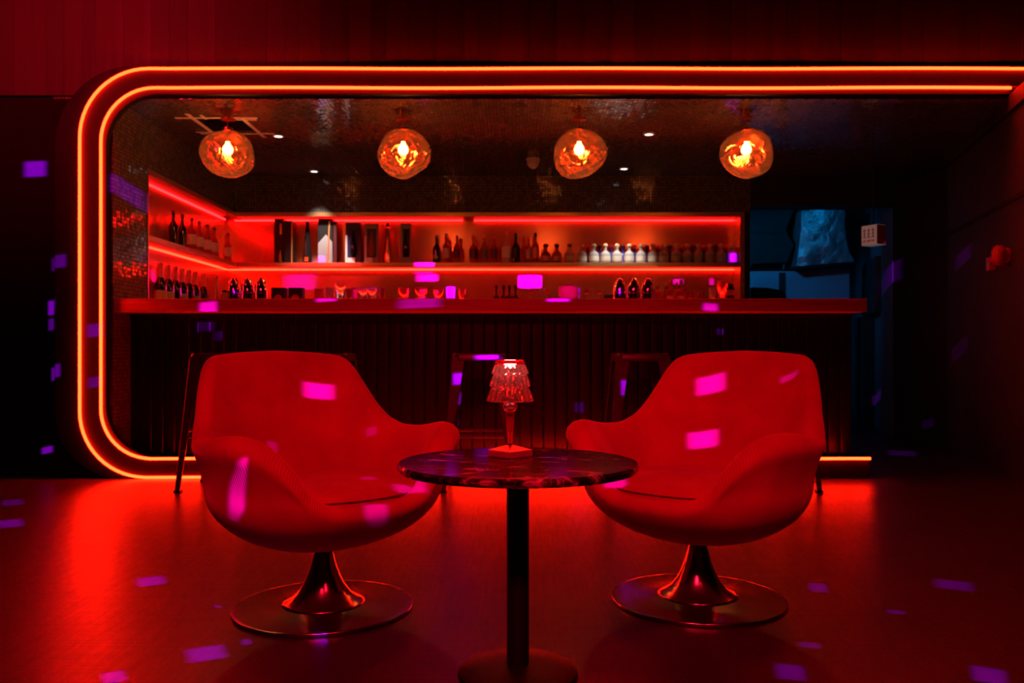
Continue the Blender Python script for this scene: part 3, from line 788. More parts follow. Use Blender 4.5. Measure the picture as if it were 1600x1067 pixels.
# things standing along the bar countertop
YC = 5.40
def xc(xx, Y=YC): return (xx - 800) * Y / F
def hc(yy, Y=YC): return max(0.02, CAMZ + (HZ - yy) * Y / F - CT1)
def cobj(name, label, cat, xx, Y=YC, group=None, rz=0.0):
    return empty(name, (xc(xx, Y), Y, CT1 + 0.0008), rz, label, cat, group)
def tumbler(label, xx, yt, wp, glass, Y=YC, ribs=0, flare=1.08, name='tumbler', cat='glass', group='glasses on the bar', content=None):
    t = cobj(name, label, cat, xx, Y, group)
    h = hc(yt, Y); r = wp * Y / F / 2
    n = 28 if ribs else 24
    def ring(rr, i):
        return rr * (1 - 0.06 * (i % 2)) if ribs else rr
    vs = []; fs = []
    prof = [(r * 0.86, 0.0), (r * 0.92, 0.004), (r * flare, h), (r * flare - 0.003, h), (r * 0.88, 0.012), (0.0006, 0.011)]
    mb = MB()
    for (rr, z) in prof:
        for i in range(n):
            a = 2 * PI * i / n
            q = ring(rr, i)
            vs.append((q * math.cos(a), q * math.sin(a), z))
    for j in range(len(prof) - 1):
        for i in range(n):
            fs.append((j * n + i, j * n + (i + 1) % n, (j + 1) * n + (i + 1) % n, (j + 1) * n + i))
    fs.append(tuple(range(n - 1, -1, -1)))
    mb.add(vs, fs).build('glass_wall', glass, t, True)
    MB().lathe([(r * flare, h + 0.0006), (r * flare + 0.0008, h + 0.002), (r * flare - 0.003, h + 0.002), (r * flare - 0.003, h + 0.0006)], n, cap0=False, cap1=False).build('rim', M['clearthin'], t, True)
    if content:
        MB().lathe([(r * 0.84, 0.0135), (r * 0.95 * (0.5 + flare / 2) - 0.004, h * 0.75)], n).build('drink', content, t, True)
    return t
def dome(label, xx, yt=434, wp=21, Y=YC + 0.04):
    t = cobj('cocktail_shaker', label, 'shaker', xx, Y, 'domed metal shakers on the bar')
    h = hc(yt, Y); r = wp * Y / F / 2
    pr = [(r, 0.0), (r * 0.97, h * 0.30), (r * 0.88, h * 0.60), (r * 0.70, h * 0.83), (r * 0.42, h * 0.96), (0.0006, h)]
    
    MB().lathe(pr, 32, cap1=False).build('shaker_body', M['mirror'], t, True)
    MB().lathe([(r * 0.985, h * 0.30), (r * 1.0, h * 0.31), (r * 0.985, h * 0.33)], 32, cap0=False, cap1=False).build('joint_ring', M['chrome'], t, True)
    return t
for k, xx in enumerate((365, 387, 408)):
    dome('polished dome-topped metal shaker, %s from the left in the left trio on the bar' % ORD[k], xx)
for k, xx in enumerate((968, 990, 1012)):
    dome('polished dome-topped metal shaker, %s from the left in the right trio on the bar' % ORD[k], xx)
for xx, w in ((375.5, 'first two shakers of the left trio'), (397.5, 'last two shakers of the left trio'), (979.5, 'first two shakers of the right trio'), (1001.5, 'last two shakers of the right trio')):
    tumbler('pale ribbed tumbler behind and between the ' + w, xx, 448.5, 11, M['clearthin'], YC + 0.20, 1, 1.12)
bottle('small_bottle', 'slim clear bottle with silver stopper left of the left metal shakers', 'bottle', None, (xc(338.5), YC, CT1 + 0.001), hc(432), 0.013, M['clearthin'], 0.45, 0.62, 0.72, M['chrome'], 0.14)
t = cobj('spice_jar', 'small grey jar beside the slim clear bottle', 'jar', 350)
MB().lathe([(0.024, 0), (0.026, 0.004), (0.026, 0.040), (0.020, 0.046)], 18).build('jar_body', M['grey'], t, True)
MB().lathe([(0.022, 0.0465), (0.022, 0.060), (0.018, 0.062)], 18).build('jar_lid', M['chrome'], t, True)
for xx, w in ((437, 'left one of the pair'), (463.5, 'right one of the pair')):
    t = cobj('coaster_box', 'navy blue carton with round pink emblem, ' + w, 'carton', xx, YC, 'navy cartons on the bar')
    MB().box(-0.045, 0.045, -0.035, 0.035, 0, hc(450), 0.003).build('carton_body', M['bluecard'], t)
    MB().prism([(0.026 * math.cos(PI * i / 12), 0.002 + 0.030 * math.sin(PI * i / 12)) for i in range(13)], 'y', -0.0375, -0.0355).build('emblem', M['pinkfoil'], t)
t = cobj('candle', 'short orange square candle right of the navy cartons', 'candle', 499)
MB().box(-0.029, 0.029, -0.029, 0.029, 0, hc(451.5), 0.003).build('wax', M['orangefoil'], t)
MB().tube([(0.004, 0, hc(451.5)), (0.005, 0, hc(451.5) + 0.01)], 0.0015, 6).build('wick', M['blackcard'], t)
tumbler('pale ribbed tumbler right of the orange candle', 515, 450.5, 12, M['clearthin'], YC, 1, 1.12)
tumbler('tall flared mixing glass left of the bar middle', 532, 441, 15, M['clear'], YC + 0.02, 0, 1.18, 'mixing_glass')
for k, (xx, yt, wp, g, w) in enumerate(((545, 452, 9, 'amber', 'short amber glass right of the tall mixing glass'), (553.5, 450, 8, 'amber', 'slim amber glass left of the two violet-lit tumblers'),
        (567, 451, 14, 'clear', 'left one of the two violet-lit faceted tumblers'), (581.5, 451, 13, 'clear', 'right one of the two violet-lit faceted tumblers'),
        (597, 451, 10, 'amber', 'amber glass right of the violet-lit tumblers'), (631, 449.5, 17, 'pinkclear', 'short dark red tumbler, left one of the pair near the bar middle'),
        (658, 449.5, 19, 'pinkclear', 'short dark red tumbler, right one of the pair near the bar middle'), (685, 450.5, 16, 'pinkclear', 'dark red tumbler left of the violet-lit cup'),
        (722, 451, 11, 'pinkclear', 'small dark red glass between the violet-lit cup and the folded card'))):
    tumbler(w, xx, yt, wp, M[g], YC + 0.01, 1 if g == 'clear' else 0, 1.04)
tumbler('white cup lit bright violet left of the folded card', 704, 448.5, 15, M['white'], YC - 0.02, 0, 1.10, 'cup', 'cup', None)
t = cobj('folded_card', 'pale folded paper card lying open on the bar', 'card', 738)
MB().prism([(-0.058, 0.0), (-0.052, 0.030), (-0.025, 0.050), (-0.005, 0.030), (0.012, 0.010), (0.068, 0.0), (0.012, 0.007), (-0.006, 0.026), (-0.025, 0.046), (-0.049, 0.028), (-0.055, 0.0)], 'y', -0.035, 0.035).build('card_sheet', M['cream'], t)
t = None
for k, xx in enumerate((775.5, 787, 796, 805.5)):
    bottle('bitters_bottle', 'tiny dark bitters bottle, %s from the left of the four right of the folded card' % ORD[k], 'bottle', 'bitters bottles on the bar', (xc(xx), YC, CT1 + 0.001), hc(446), 0.021, M['darkglass'], 0.34, 0.22, 0.36, M['blackcard'], 0.22)
def stem_glass(label, xx, yt, wp, g, Y=YC):
    t = cobj('stem_glass', label, 'glass', xx, Y, 'glasses on the bar')
    h = hc(yt, Y); r = wp * Y / F / 2
    MB().lathe([(r * 0.8, 0), (r * 0.8, 0.002), (0.004, 0.006), (0.003, h * 0.4), (0.008, h * 0.46)], 20).build('foot', M['clearthin'], t, True)
    MB().lathe([(0.008, h * 0.462), (r * 0.7, h * 0.58), (r, h * 0.78), (r * 0.88, h), (r * 0.85, h), (r * 0.95, h * 0.78), (r * 0.66, h * 0.60), (0.0005, h * 0.50)], 22, cap0=True, cap1=False).build('bowl', g, t, True)
for (xx, yt, wp, g, w) in ((829, 452, 9, 'pinkclear', 'small red stemmed glass right of the bitters bottles'), (847, 450, 10, 'clearthin', 'pale stemmed glass, left one beside the round pink bowl'),
        (856, 452, 9, 'pinkclear', 'small red stemmed glass just left of the round pink bowl'), (905, 449, 10, 'clearthin', 'pale stemmed glass touching the right side of the round pink bowl'),
        (917, 453, 10, 'pinkclear', 'small red stemmed glass, first of three right of the round pink bowl'), (925, 451, 9, 'clearthin', 'pale stemmed glass, second of three right of the round pink bowl'),
        (936, 453, 11, 'pinkclear', 'small red stemmed glass, third of three right of the round pink bowl')):
    stem_glass(w, xx, yt, wp, M[g])
t = cobj('punch_bowl', 'round pink glass bowl on the bar left of the right metal shakers', 'bowl', 888)
r = 33 * YC / F / 2; h = hc(446.5)
MB().lathe([(r * 0.6, 0), (r * 0.9, h * 0.2), (r, h * 0.5), (r * 0.9, h * 0.85), (r * 0.75, h), (r * 0.71, h), (r * 0.86, h * 0.84), (r * 0.95, h * 0.5), (r * 0.85, h * 0.22), (0.0006, h * 0.08)], 28, cap1=False).build('bowl_wall', M['redglass'], t, True)
MB().lathe([(r * 0.74, h + 0.0005), (r * 0.76, h + 0.004), (r * 0.71, h + 0.004)], 28, cap0=False, cap1=False).build('bowl_rim', M['pinkfoil'], t, True)
t = cobj('ashtray', 'low dark dish left of the right metal shakers', 'dish', 951)
MB().lathe([(0.025, 0), (0.032, 0.012), (0.034, 0.028), (0.030, 0.028), (0.027, 0.012), (0.0006, 0.008)], 20, cap1=False).build('dish_body', M['darkglass'], t, True)
MB().lathe([(0.030, 0.0285), (0.035, 0.029), (0.035, 0.032), (0.030, 0.032)], 20, cap0=False, cap1=False).build('dish_rim', M['chrome'], t, True)
for k, (xx, yt, cap, lab) in enumerate(((1028, 442, 'cork', None), (1040.5, 440, 'orangefoil', None), (1047.5, 438, 'orangefoil', 'paper'), (1057.5, 440, 'pinkfoil', None), (1064, 437.5, 'pinkfoil', 'paper'))):
    bottle('mini_bottle', 'small pale-capped red bottle, %s from left in the row right of the shakers' % ORD[k], 'bottle', 'small capped bottles on the bar',
           (xc(xx, YC + (0.06 if k in (1, 3) else 0)), YC + (0.06 if k in (1, 3) else 0), CT1 + 0.001), hc(yt), 0.019 if k in (1, 3) else 0.023, M['redglass'], 0.36, 0.48, 0.60, M[cap], 0.30, None, M[lab] if lab else None, (0.03, 0.20))
for k, xx in enumerate((1073.5, 1082, 1094)):
    tumbler('tiny red shot glass, %s from the left right of the capped bottles' % ORD[k], xx, 456, 7, M['redglass'], YC, 0, 1.1, 'shot_glass')
tumbler('pale ribbed tumbler leaning against the tall glass at the right end of the bar', 1113, 450, 10, M['clearthin'], YC - 0.02, 1, 1.14)
tumbler('tall pink mixing glass at the right end of the bar', 1128.5, 439, 16, M['pinkclear'], YC + 0.02, 1, 1.05, 'mixing_glass')
t = cobj('sugar_jar', 'dark jar with rosy label right of the tall pink mixing glass', 'jar', 1141.5, YC + 0.02)
MB().lathe([(0.020, 0), (0.024, 0.006), (0.024, 0.075), (0.016, 0.088)], 20).build('jar_body', M['darkglass'], t, True)
MB().lathe([(0.018, 0.0885), (0.020, 0.092), (0.020, 0.104), (0.010, 0.110)], 20).build('jar_lid', M['maroon'], t, True)
MB().lathe([(0.0245, 0.030), (0.0245, 0.065)], 20, cap0=False, cap1=False).build('label', M['pinkfoil'], t, True)

# ------------------------------------------------------------------ bar stools
def make_stool(name, loc, rz, label):
    t = empty(name, loc, rz, label, 'bar stool', 'metal bar stools at the counter')
    S = 0.155; Z = 0.785
    # seat: rounded square dish with folded rim
    def rsq(h, rr, n=5):
        p = []
        for (cx, cy, a0) in ((h - rr, h - rr, 0), (-h + rr, h - rr, 90), (-h + rr, -h + rr, 180), (h - rr, -h + rr, 270)):
            for i in range(n + 1):
                a = math.radians(a0 + 90 * i / n); p.append((cx + rr * math.cos(a), cy + rr * math.sin(a)))
        return p
    mb = MB(); rings = [(S - 0.004, Z - 0.045), (S, Z - 0.040), (S, Z - 0.008), (S - 0.006, Z), (S - 0.020, Z - 0.001), (S - 0.05, Z - 0.006)]
    vs = []; fs = []
    for (h, z) in rings:
        vs += [(p[0], p[1], z) for p in rsq(h, max(0.01, 0.045 - (S - h)))]
    n = 24
    for j in range(len(rings) - 1):
        for i in range(n):
            fs.append((j * n + i, j * n + (i + 1) % n, (j + 1) * n + (i + 1) % n, (j + 1) * n + i))
    fs.append(tuple((len(rings) - 1) * n + i for i in range(n)))
    mb.add(vs, fs).build('seat', M['stool'], t, True)
    for (sx, sy) in ((1, 1), (-1, 1), (-1, -1), (1, -1)):
        # folded sheet-metal leg: angle section, wide at the top
        zt, zb = Z - 0.020, 0.012
        ct, cb = S - 0.003, 0.213
        wt, wb = 0.072, 0.030
        vs = []
        for (c, w, z) in ((ct, wt, zt), ((ct + cb) / 2 - 0.002, (wt + wb) / 2 - 0.006, 0.4), (cb, wb, zb)):
            for (a, b) in ((c - w, c), (c - 0.004, c), (c, c - 0.004), (c, c - w), (c - 0.006, c - w), (c - 0.008, c - 0.008), (c - w, c - 0.006)):
                vs.append((a * sx, b * sy, z))
        fs = []
        for j in range(2):
            for i in range(7):
                fs.append((j * 7 + i, j * 7 + (i + 1) % 7, (j + 1) * 7 + (i + 1) % 7, (j + 1) * 7 + i))
        fs += [tuple(range(6, -1, -1)), tuple(range(14, 21))]
        lg = MB().add(vs, fs).build('leg', M['stool'], t)
        MB().box((cb - 0.034) * sx, (cb + 0.003) * sx, (cb - 0.034) * sy, (cb + 0.003) * sy, 0.0005, 0.0115).build('rubber_foot', M['blackmetal'], lg)
    e = 0.187
    for (a, b) in (((-e, -e), (e, -e)), ((-e, e), (e, e)), ((-e, -e), (-e, e)), ((e, -e), (e, e))):
        MB().tube([(a[0] * 0.96, a[1], 0.315), (b[0] * 0.96, b[1], 0.315)] if a[1] == b[1] else [(a[0], a[1] * 0.96, 0.335), (b[0], b[1] * 0.96, 0.335)], 0.008, 8).build('foot_rung', M['stool'], t, True)
    # crossed brace under the seat
    MB().box(-0.13, 0.13, -0.012, 0.012, Z - 0.050, Z - 0.046).box(-0.012, 0.012, -0.13, 0.13, Z - 0.055, Z - 0.0505).build('seat_brace', M['stool'], t)
    return t
st_lab = ['dark metal bar stool at the left end, mostly beside the left armchair', 'dark metal bar stool hidden mostly behind the left armchair back',
          'dark metal bar stool behind the table lamp', 'dark metal bar stool left of the right armchair back', 'dark metal bar stool at the right end behind the right armchair']
YSF = 4.90
proto = None
for k, xx in enumerate((337, 500, 748, 1006, 1221)):
    loc = ((xx - 800) * (YSF - 0.155) / F, YSF, 0)
    if proto is None:
        proto = make_stool('bar_stool', loc, 0.0, st_lab[0]); o = proto
    else:
        o = copy_tree(proto); o.location = loc; o['label'] = st_lab[k]

# ------------------------------------------------------------------ swivel armchairs
def smooth_table(tab, n):
    th = np.array([a for a, _ in tab], float); va = np.array([b for _, b in tab], float)
    fine = np.linspace(0, 180, 721)
    v = np.interp(fine, th, va)
    k = np.hanning(33); k /= k.sum()
    vp = np.concatenate([v[40:0:-1], v, v[-2:-42:-1]])
    v = np.convolve(vp, k, 'same')[40:-40]
    ang = np.array([abs(((360.0 * i / n) + 180) % 360 - 180) for i in range(n)])
    return np.interp(ang, fine, v)
NT, NR = 128, 30
TAB_H = [(0, .324), (20, .326), (28, .337), (35, .368), (42, .425), (48, .470), (54, .498), (62, .511), (75, .514), (90, .510), (104, .514), (114, .540), (122, .590), (129, .650), (135, .708), (140, .742), (146, .754), (155, .762), (165, .768), (180, .772)]
TAB_R0 = [(0, .335), (30, .345), (45, .362), (60, .372), (75, .370), (90, .362), (120, .342), (150, .318), (180, .305)]
TAB_RR = [(0, .335), (30, .348), (40, .366), (50, .398), (60, .424), (72, .420), (90, .397), (108, .382), (122, .382), (134, .396), (145, .412), (155, .392), (168, .370), (180, .362)]
Z0, ZD = 0.395, 0.205
def make_armchair(label, loc, rz, mirror):
    t = empty('swivel_armchair', loc, rz, label, 'armchair', 'red swivel armchairs at the round table')
    H = smooth_table(TAB_H, NT); R0 = smooth_table(TAB_R0, NT); RR = smooth_table(TAB_RR, NT)
    out = np.zeros((NT, NR, 3))
    for i in range(NT):
        a = 2 * PI * i / NT                  # 0 = front (-y)
        dx, dy = math.sin(a), -math.cos(a)
        h, r0, rr = H[i], R0[i], RR[i]
        if h <= Z0:
            am = math.acos((Z0 - h) / ZD)
            L1, L2 = am, 0.0
        else:
            am = PI / 2; L1 = PI / 2; L2 = math.hypot(h - Z0, rr - r0) / 0.30
        for j in range(NR):
            s = (j / (NR - 1)) * (L1 + L2)
            if s <= L1 + 1e-9:
                q = max(s, 0.0)
                r, z = r0 * math.sin(q), Z0 - ZD * math.cos(q)
                if h <= Z0: r += (rr - r0) * (s / max(L1, 1e-6)) ** 2
            else:
                u = (s - L1) / L2
                r, z = r0 + (rr - r0) * (0.25 * u + 0.75 * u ** 1.6), Z0 + (h - Z0) * u
            r = max(r, 0.012)
            out[i, j] = (r * dx, r * dy, z)
    # normals
    du = np.roll(out, -1, 0) - np.roll(out, 1, 0)
    dv = np.zeros_like(out); dv[:, 1:-1] = out[:, 2:] - out[:, :-2]; dv[:, 0] = out[:, 1] - out[:, 0]; dv[:, -1] = out[:, -1] - out[:, -2]
    nn = np.cross(du, dv); nn /= np.linalg.norm(nn, axis=2, keepdims=True) + 1e-9
    flip = np.sum(nn * out * np.array([1, 1, 0]), axis=2, keepdims=True)
    if flip[:, NR // 2].mean() < 0: nn = -nn
    tau = np.array([[math.cos(2 * PI * i / NT), math.sin(2 * PI * i / NT), 0.0] for i in range(NT)])[:, None, :]
    nn = nn - tau * np.sum(nn * tau, axis=2, keepdims=True)              # keep the padding offset in each radial plane
    nn /= np.linalg.norm(nn, axis=2, keepdims=True) + 1e-9
    tt = dv / (np.linalg.norm(dv, axis=2, keepdims=True) + 1e-9)
    ang = np.array([abs(((360.0 * i / NT) + 180) % 360 - 180) for i in range(NT)])
    th = 0.055 + 0.030 * np.exp(-((ang - 62) / 22.0) ** 2)             # arms are padded thicker
    # pull horizontal normals so the inside stays clean
    cols = []
    for i in range(NT):
        col = [tuple(out[i, j]) for j in range(NR)]
        nr_ = nn[i, -1]; tr = tt[i, -1]; hw = th[i] / 2
        c = out[i, -1] - nr_ * hw
        for p in (0.15, 0.32, 0.5, 0.68, 0.85):
            a = PI * p
            col.append(tuple(c + nr_ * hw * math.cos(a) + tr * hw * 0.85 * math.sin(a)))
        for j in range(NR - 1, 5, -1):
            col.append(tuple(out[i, j] - nn[i, j] * th[i]))
        cols.append(col)
    m = len(cols[0])
    vs = [p for col in cols for p in col]
    fs = []
    for i in range(NT):
        i2 = (i + 1) % NT
        for j in range(m - 1):
            fs.append((i * m + j, i2 * m + j, i2 * m + j + 1, i * m + j + 1))
    fs.append(tuple(i * m for i in range(NT - 1, -1, -1)))
    fs.append(tuple(i * m + m - 1 for i in range(NT)))
    mb = MB().add(vs, fs)
    me = mb.mesh('shell', M['velvet'], 'all')
    uvl = me.uv_layers.new(name='UVMap')
    idx = np.zeros(len(me.loops), dtype=np.int32); me.loops.foreach_get('vertex_index', idx)
    uv = np.zeros((len(me.loops), 2))
    uv[:, 0] = (idx // m) / NT; uv[:, 1] = (idx % m) / m
    for p in me.polygons:
        ii = list(p.loop_indices)
        us = uv[ii, 0]
        if us.max() - us.min() > 0.5 and len(ii) == 4:
            for q in ii:
                if uv[q, 0] < 0.5: uv[q, 0] += 1.0
    uvl.data.foreach_set('uv', uv.ravel())
    inst('shell', me, t)
    # seat cushion
    vs = []; fs = []; nc = 96
    R0c = smooth_table(TAB_R0, nc)
    angc = np.array([abs(((360.0 * i / nc) + 180) % 360 - 180) for i in range(nc)])
    thc = 0.055 + 0.030 * np.exp(-((angc - 62) / 22.0) ** 2)
    prof = [(0.94, 0.338), (0.985, 0.346), (1.0, 0.360), (0.995, 0.374), (0.975, 0.385), (0.93, 0.393), (0.82, 0.400), (0.6, 0.406), (0.3, 0.409), (0.02, 0.410)]
    for (k, z) in prof:
        for i in range(nc):
            a = 2 * PI * i / nc
            R = (R0c[i] - thc[i] - 0.004) * k
            vs.append((R * math.sin(a), -R * math.cos(a), z))
    for j in range(len(prof) - 1):
        for i in range(nc):
            fs.append((j * nc + i, j * nc + (i + 1) % nc, (j + 1) * nc + (i + 1) % nc, (j + 1) * nc + i))
    fs.append(tuple(range(nc - 1, -1, -1))); fs.append(tuple((len(prof) - 1) * nc + i for i in range(nc)))
    me = MB().add(vs, fs).mesh('seat_cushion', M['velvet'], 'all')
    uvl = me.uv_layers.new(name='UVMap')
    for lp in me.loops:
        co = me.vertices[lp.vertex_index].co
        uvl.data[lp.index].uv = (co.x * 0.45, co.y * 0.45)
    cu = inst('seat_cushion', me, t)
    pts = [((R0c[i] - thc[i] - 0.002) * math.sin(2 * PI * i / nc), -(R0c[i] - thc[i] - 0.002) * math.cos(2 * PI * i / nc), 0.377) for i in range(-14, 15)]
    MB().tube(pts, 0.0035, 6).build('piping', M['velvet'], cu, 'all')
    # trumpet pedestal
    pr = [(0.127, 0.0195), (0.118, 0.024), (0.100, 0.034), (0.082, 0.050), (0.066, 0.073), (0.052, 0.102), (0.041, 0.133), (0.033, 0.162), (0.028, 0.185), (0.027, 0.205)]
    MB().lathe(pr, 48).build('pedestal', M['darkchrome'], t, 'all')
    MB().lathe([(0.272, 0.0005), (0.276, 0.004), (0.276, 0.009), (0.2745, 0.0115), (0.270, 0.0122), (0.262, 0.0124), (0.22, 0.0128), (0.16, 0.0145), (0.128, 0.019), (0.02, 0.0192)], 72).build('base_plate', M['darkchrome'], t, True)
    return t
make_armchair('red corduroy swivel armchair left of the round table', (-0.585, 2.587, 0), math.radians(41), False)
make_armchair('red corduroy swivel armchair right of the round table', (0.596, 2.67, 0), math.radians(-41), True)

# ------------------------------------------------------------------ table and table lamp
TX, TY = 0.0145, 2.05
TZ = 0.528
tb = empty('side_table', (TX, TY, 0), 0, 'round black marble side table on a black column between the armchairs', 'table')
MB().lathe([(0.270, TZ - 0.022), (0.290, TZ - 0.020), (0.296, TZ - 0.012), (0.296, TZ - 0.006), (0.291, TZ), (0.15, TZ), (0.01, TZ)], 96).build('table_top', M['marble'], tb, True)
MB().lathe([(0.0275, 0.030), (0.0275, TZ - 0.030)], 40).build('column', M['blackmetal'], tb, True)
MB().lathe([(0.09, TZ - 0.030), (0.10, TZ - 0.0225)], 40).build('mount_plate', M['blackmetal'], tb, True)
MB().lathe([(0.145, 0.0005), (0.148, 0.006), (0.146, 0.014), (0.132, 0.022), (0.06, 0.029), (0.03, 0.030)], 64).build('base_plate', M['blackmetal'], tb, True)

lp = empty('table_lamp', (-0.005, 2.14, TZ + 0.0008), 0, 'small crystal table lamp with faceted three-tier shade on the marble table', 'table lamp')
MB().lathe([(0.0585, 0.0), (0.0600, 0.003), (0.0600, 0.015), (0.0585, 0.018), (0.010, 0.031)], 4, phase=0.0).build('base', M['lampbase'], lp)
MB().lathe([(0.0045, 0.0312), (0.0075, 0.036), (0.0085, 0.060), (0.0125, 0.118), (0.0120, 0.122)], 8).build('stem', M['redacrylic'], lp)
MB().lathe([(0.005, 0.0305), (0.007, 0.0308), (0.006, 0.037)], 12).build('stem_collar', M['chrome'], lp)
# faceted knob
kb = MB()
kb.lathe([(0.008, 0.1225), (0.016, 0.127), (0.0195, 0.134), (0.0195, 0.139), (0.015, 0.145), (0.008, 0.148)], 12)
kb.build('knob', M['acrylic'], lp)
def tier(z0, z1, r0, r1, n=18):
    """ring of pointed crystal facets, outside faceted, inside smooth"""
    vs = []; fs = []
    rows = [(z0, r0 * 0.99, 0.5), (z0 + (z1 - z0) * 0.14, r0 + 0.001, 1.0), (z0 + (z1 - z0) * 0.5, (r0 + r1) / 2 + 0.001, 0.8), (z0 + (z1 - z0) * 0.85, r1 + 0.001, 0.3), (z1, r1 - 0.002, 0.0),
            (z1, r1 - 0.0045, 0.0), (z0 + (z1 - z0) * 0.5, (r0 + r1) / 2 - 0.005, -0.3), (z0, r0 - 0.006, -0.3)]
    for (z, r, off) in rows:
        for k in range(n * 2):
            a = 2 * PI * k / (n * 2)
            rr = r * (1 + off * (0.045 if k % 2 == 0 else -0.045))
            vs.append((rr * math.cos(a), rr * math.sin(a), z))
    m = n * 2; q = len(rows)
    for j in range(q):
        for k in range(m):
            j2 = (j + 1) % q
            fs.append((j * m + k, j * m + (k + 1) % m, j2 * m + (k + 1) % m, j2 * m + k))
    o = MB().add(vs, fs)
    return o
lp.scale = (0.965, 0.965, 0.94)
ZS = 0.150
tier(ZS + 0.000, ZS + 0.040, 0.0590, 0.0500).build('shade_tier', M['acrylic'], lp)
tier(ZS + 0.0405, ZS + 0.074, 0.0520, 0.0450).build('shade_tier', M['acrylic'], lp)
tier(ZS + 0.0745, ZS + 0.101, 0.0470, 0.0410).build('shade_tier', M['acrylic'], lp)
MB().lathe([(0.0405, ZS + 0.1015), (0.0400, ZS + 0.104), (0.0375, ZS + 0.113), (0.0360, ZS + 0.114), (0.002, ZS + 0.1145)], 32, cap0=False).build('shade_cap', M['redacrylic'], lp, True)
MB().lathe([(0.0005, ZS + 0.090), (0.010, ZS + 0.0905), (0.012, ZS + 0.092), (0.012, ZS + 0.100)], 20).build('led', M['lampled'], lp, True)
MB().lathe([(0.003, 0.1485), (0.003, ZS + 0.0855)], 10).build('rod', M['chrome'], lp, True)

# ------------------------------------------------------------------ right side details
xb = empty('exit_sign', (3.02, 6.95, 1.68), math.radians(-62), 'small box sign with pale lettered face and end coloured as red-lit, hanging by the passage', 'sign')
MB().box(-0.075, 0.075, -0.055, 0.055, 0, 0.165, 0.003).build('sign_body', M['signglow'], xb)
MB().box(0.0755, 0.0775, -0.054, 0.054, 0.003, 0.162).build('red_lit_end', M['redplastic'], xb)  # red light on the sign's end, put in as a red plate
for i in range(3):
    for (z0, z1, ww) in ((0.118, 0.126, 0.028), (0.090, 0.098, 0.024), (0.062, 0.070, 0.028), (0.062, 0.140, 0.006)):
        cx = -0.045 + 0.042 * i
        MB().box(cx - ww / 2, cx + ww / 2, -0.0575, -0.0555, z0, z1).build('letter_stroke', M['grey'], xb)
    MB().box(-0.045 + 0.042 * i - 0.015, -0.045 + 0.042 * i + 0.015, -0.0575, -0.0555, 0.028, 0.040).build('letter_stroke', M['pinkfoil'], xb)
MB().tube([(0, 0, 0.165), (0, 0, ZC - 1.68)], 0.006, 8).build('hanger_rod', M['blackmetal'], xb)

# fire bell on the angled wall
wn_ = Vector((-0.9657, 0.2598, 0))       # wall normal towards the room
wd = Vector((0.2598, 0.9657, 0))
by = 5.31
bell = empty('fire_bell', (wr(by), by, 1.41), math.atan2(wn_.y, wn_.x) - PI / 2, 'round red fire alarm bell on the right wall', 'alarm bell')
# local +y = out of the wall
mb = MB().lathe([(0.03, 0.001), (0.03, 0.02)], 20)
def out_of_wall(mb):
    mb.v = [(x_, z_, y_) for (x_, y_, z_) in mb.v]
    return mb
out_of_wall(MB().lathe([(0.050, 0.001), (0.050, 0.030), (0.040, 0.034)], 24)).build('bell_mount', M['redplastic'], bell, True)
out_of_wall(MB().lathe([(0.062, 0.0345), (0.066, 0.040), (0.066, 0.062), (0.060, 0.078), (0.045, 0.090), (0.020, 0.097), (0.001, 0.098)], 32)).build('gong', M['redplastic'], bell, True)
out_of_wall(MB().lathe([(0.008, 0.0985), (0.008, 0.103), (0.004, 0.105)], 12)).build('gong_screw', M['chrome'], bell, True)
by2 = 5.60
cp = empty('call_point', (wr(by2), by2, 1.385), math.atan2(wn_.y, wn_.x) - PI / 2, 'small red fire call point box next to the alarm bell', 'call point')
MB().box(-0.045, 0.045, 0.001, 0.040, -0.045, 0.045, 0.004).build('case', M['redplastic'], cp)
MB().box(-0.025, 0.025, 0.0402, 0.043, -0.025, 0.015).build('button_plate', M['white'], cp)

# passage and back room things (lit blue)
def pw(Y): return 1.28 + 0.29 * Y
pd = Vector((0.29, 1, 0)).normalized()
def passage_box(name, label, cat, Y0, Y1, z0, z1, th, mat, sub=None):
    o = empty(name, (pw((Y0 + Y1) / 2) - 0.001, (Y0 + Y1) / 2, z0), math.atan2(pd.y, pd.x) - PI / 2, label, cat)
    L = (Y1 - Y0) / pd.y / 2
    MB().box(-th, -0.002, -L, L, 0, z1 - z0, 0.004).build('body', mat, o)
    if sub: MB().box(-th - 0.006, -th - 0.0005, -L + 0.05, L - 0.05, 0.05, z1 - z0 - 0.05).build('cover', sub, o)
    return o
passage_box('storage_locker', 'tall dark locker standing against the blue-lit passage wall', 'locker', 8.77, 9.60, 0.0, 1.17, 0.10, M['black'], M['darkwall'])
passage_box('electrical_panel', 'dull grey electrical panel high on the blue-lit passage wall', 'panel', 8.32, 9.30, 1.185, 1.75, 0.06, M['darkwall'], M['darkwall'])
